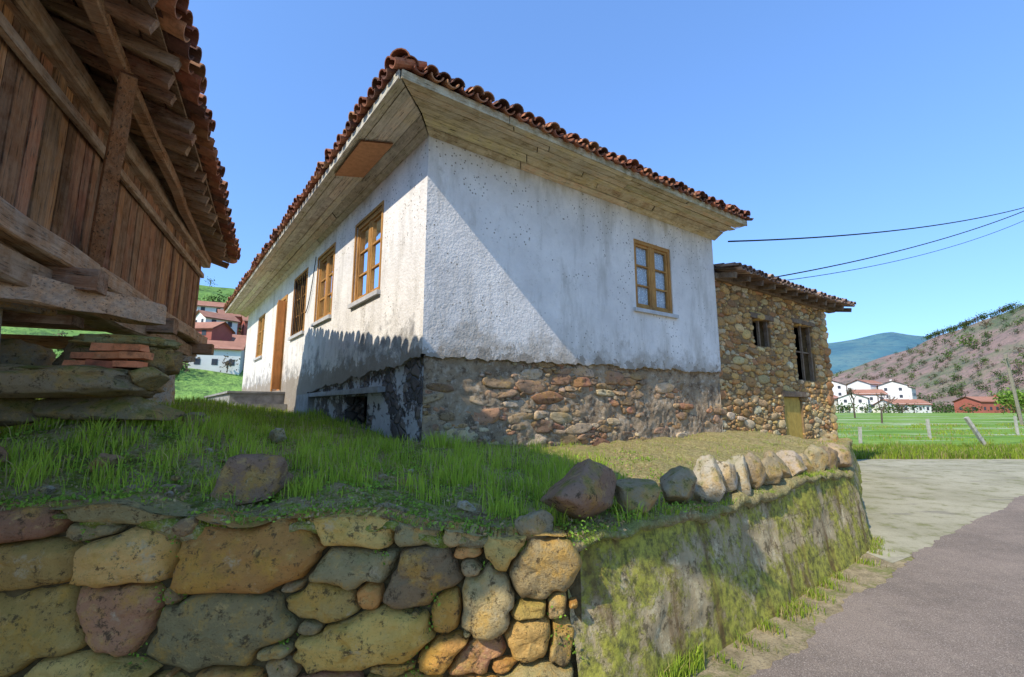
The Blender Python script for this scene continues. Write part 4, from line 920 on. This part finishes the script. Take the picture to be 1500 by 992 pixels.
def tube(mb,pts,r,seg=6,col=(1,1,1)):
    for p,q in zip(pts[:-1],pts[1:]): mb.beam(p,q,r*2,r*2,col)
up_=empty('utility_pole',(50,45,0)); mb=MB(); mb.beam((51.2,46,0),(49.6,45,7.1),.24,.24,n=6); mb.beam((49.2,44.4,6.6),(50.1,45.7,6.6),.08,.1); mb.obj('shaft',WOODP,up_)
up2=empty('utility_pole',(22,17,0)); mb=MB(); mb.beam((22,17.2,0),(22,17.2,10.6),.26,.26,n=6); mb.beam((21.2,17.4,10.1),(22.8,17.0,10.1),.1,.1); mb.obj('shaft',WOODP,up2)
mb=MB(); 
def post(x,y,h,dx=0,w=.12): mb.beam((x,y,-.1),(x+dx,y,h),w,w,jc((1,1,1),.2),j=.008,n=3)
post(20.9,20.3,1.3,-.75,.14); post(23.6,26,1.1); post(27.5,24,1.15,.05); post(17,22.5,.8,.05); post(33,30,1.2); post(19,30,1.1,.1); post(14.5,28.5,.9)
P=[(13.5,21.5),(17,22.5),(20.5,20.6),(27.5,24)]
for z in (.4,.75,1.0):
    tube(mb,[(a,b,z) for a,b in P],.004)
mb.obj('wire_fence',flat('fence_post_wood',(.5,.46,.38),var=.4))
WIREM=flat('black_cable',(.02,.02,.02),bst=0)
def wire(p,q,sag,r=.014):
    mb=MB(); p=Vector(p);q=Vector(q); n=24
    tube(mb,[p.lerp(q,i/n)+V(0,0,-sag*4*(i/n)*(1-i/n)) for i in range(n+1)],r); mb.obj('power_line',WIREM)
wire((4.75,9.45,5.32),(22,17.2,10.1),.35); wire((6.7,11.1,5.0),(22,17.2,10.12),.30); wire((6.9,11.3,4.95),(22,17.2,9.8),.42,.008)
mb=MB(); tube(mb,[WL(5.3+.6*i/8,5.1-.25*math.sin(i/8*3.14)-1.2*i/8,.08) for i in range(9)],.008); mb.obj('wall_cable',WIREM,house)
# ------------------------------------------------------------ light, world, camera
sd=Vector((-3.08,-3.35,4.0)).normalized()
L_=bpy.data.lights.new('Sun','SUN'); L_.energy=5.0; L_.angle=math.radians(.5); L_.color=(1,.93,.82)
so=bpy.data.objects.new('Sun',L_); so.rotation_euler=(-sd).to_track_quat('-Z','Y').to_euler(); COL.objects.link(so); so.location=(-20,-20,30)
W=bpy.data.worlds.new('World'); S.world=W; W.use_nodes=True; nt=W.node_tree; bg=nt.nodes['Background']
sk=nt.nodes.new('ShaderNodeTexSky'); sk.sky_type='NISHITA'; sk.sun_disc=False; sk.sun_elevation=math.asin(sd.z); sk.sun_rotation=math.atan2(sd.x,sd.y)
sk.air_density=1.0; sk.dust_density=.6; sk.ozone_density=1.5; sk.altitude=200
gm_=nt.nodes.new('ShaderNodeGamma'); gm_.inputs[1].default_value=.6; nt.links.new(sk.outputs[0],gm_.inputs[0])
mx_=nt.nodes.new('ShaderNodeMix'); mx_.data_type='RGBA'; mx_.blend_type='MULTIPLY'; mx_.inputs[0].default_value=1; mx_.inputs[7].default_value=(1.42,2.25,3.6,1); nt.links.new(gm_.outputs[0],mx_.inputs[6])
nt.links.new(mx_.outputs[2],bg.inputs[0]); bg.inputs[1].default_value=.15
cam=bpy.data.cameras.new('Camera'); cam.sensor_width=36; cam.lens=660/1500*36; cam.clip_end=5000; cam.clip_start=.05
co=bpy.data.objects.new('Camera',cam); co.location=(0,0,1.7); co.rotation_euler=(math.radians(90+8.8),0,0); COL.objects.link(co); S.camera=co
S.view_settings.view_transform='Standard'; S.view_settings.look='None'; S.view_settings.exposure=0
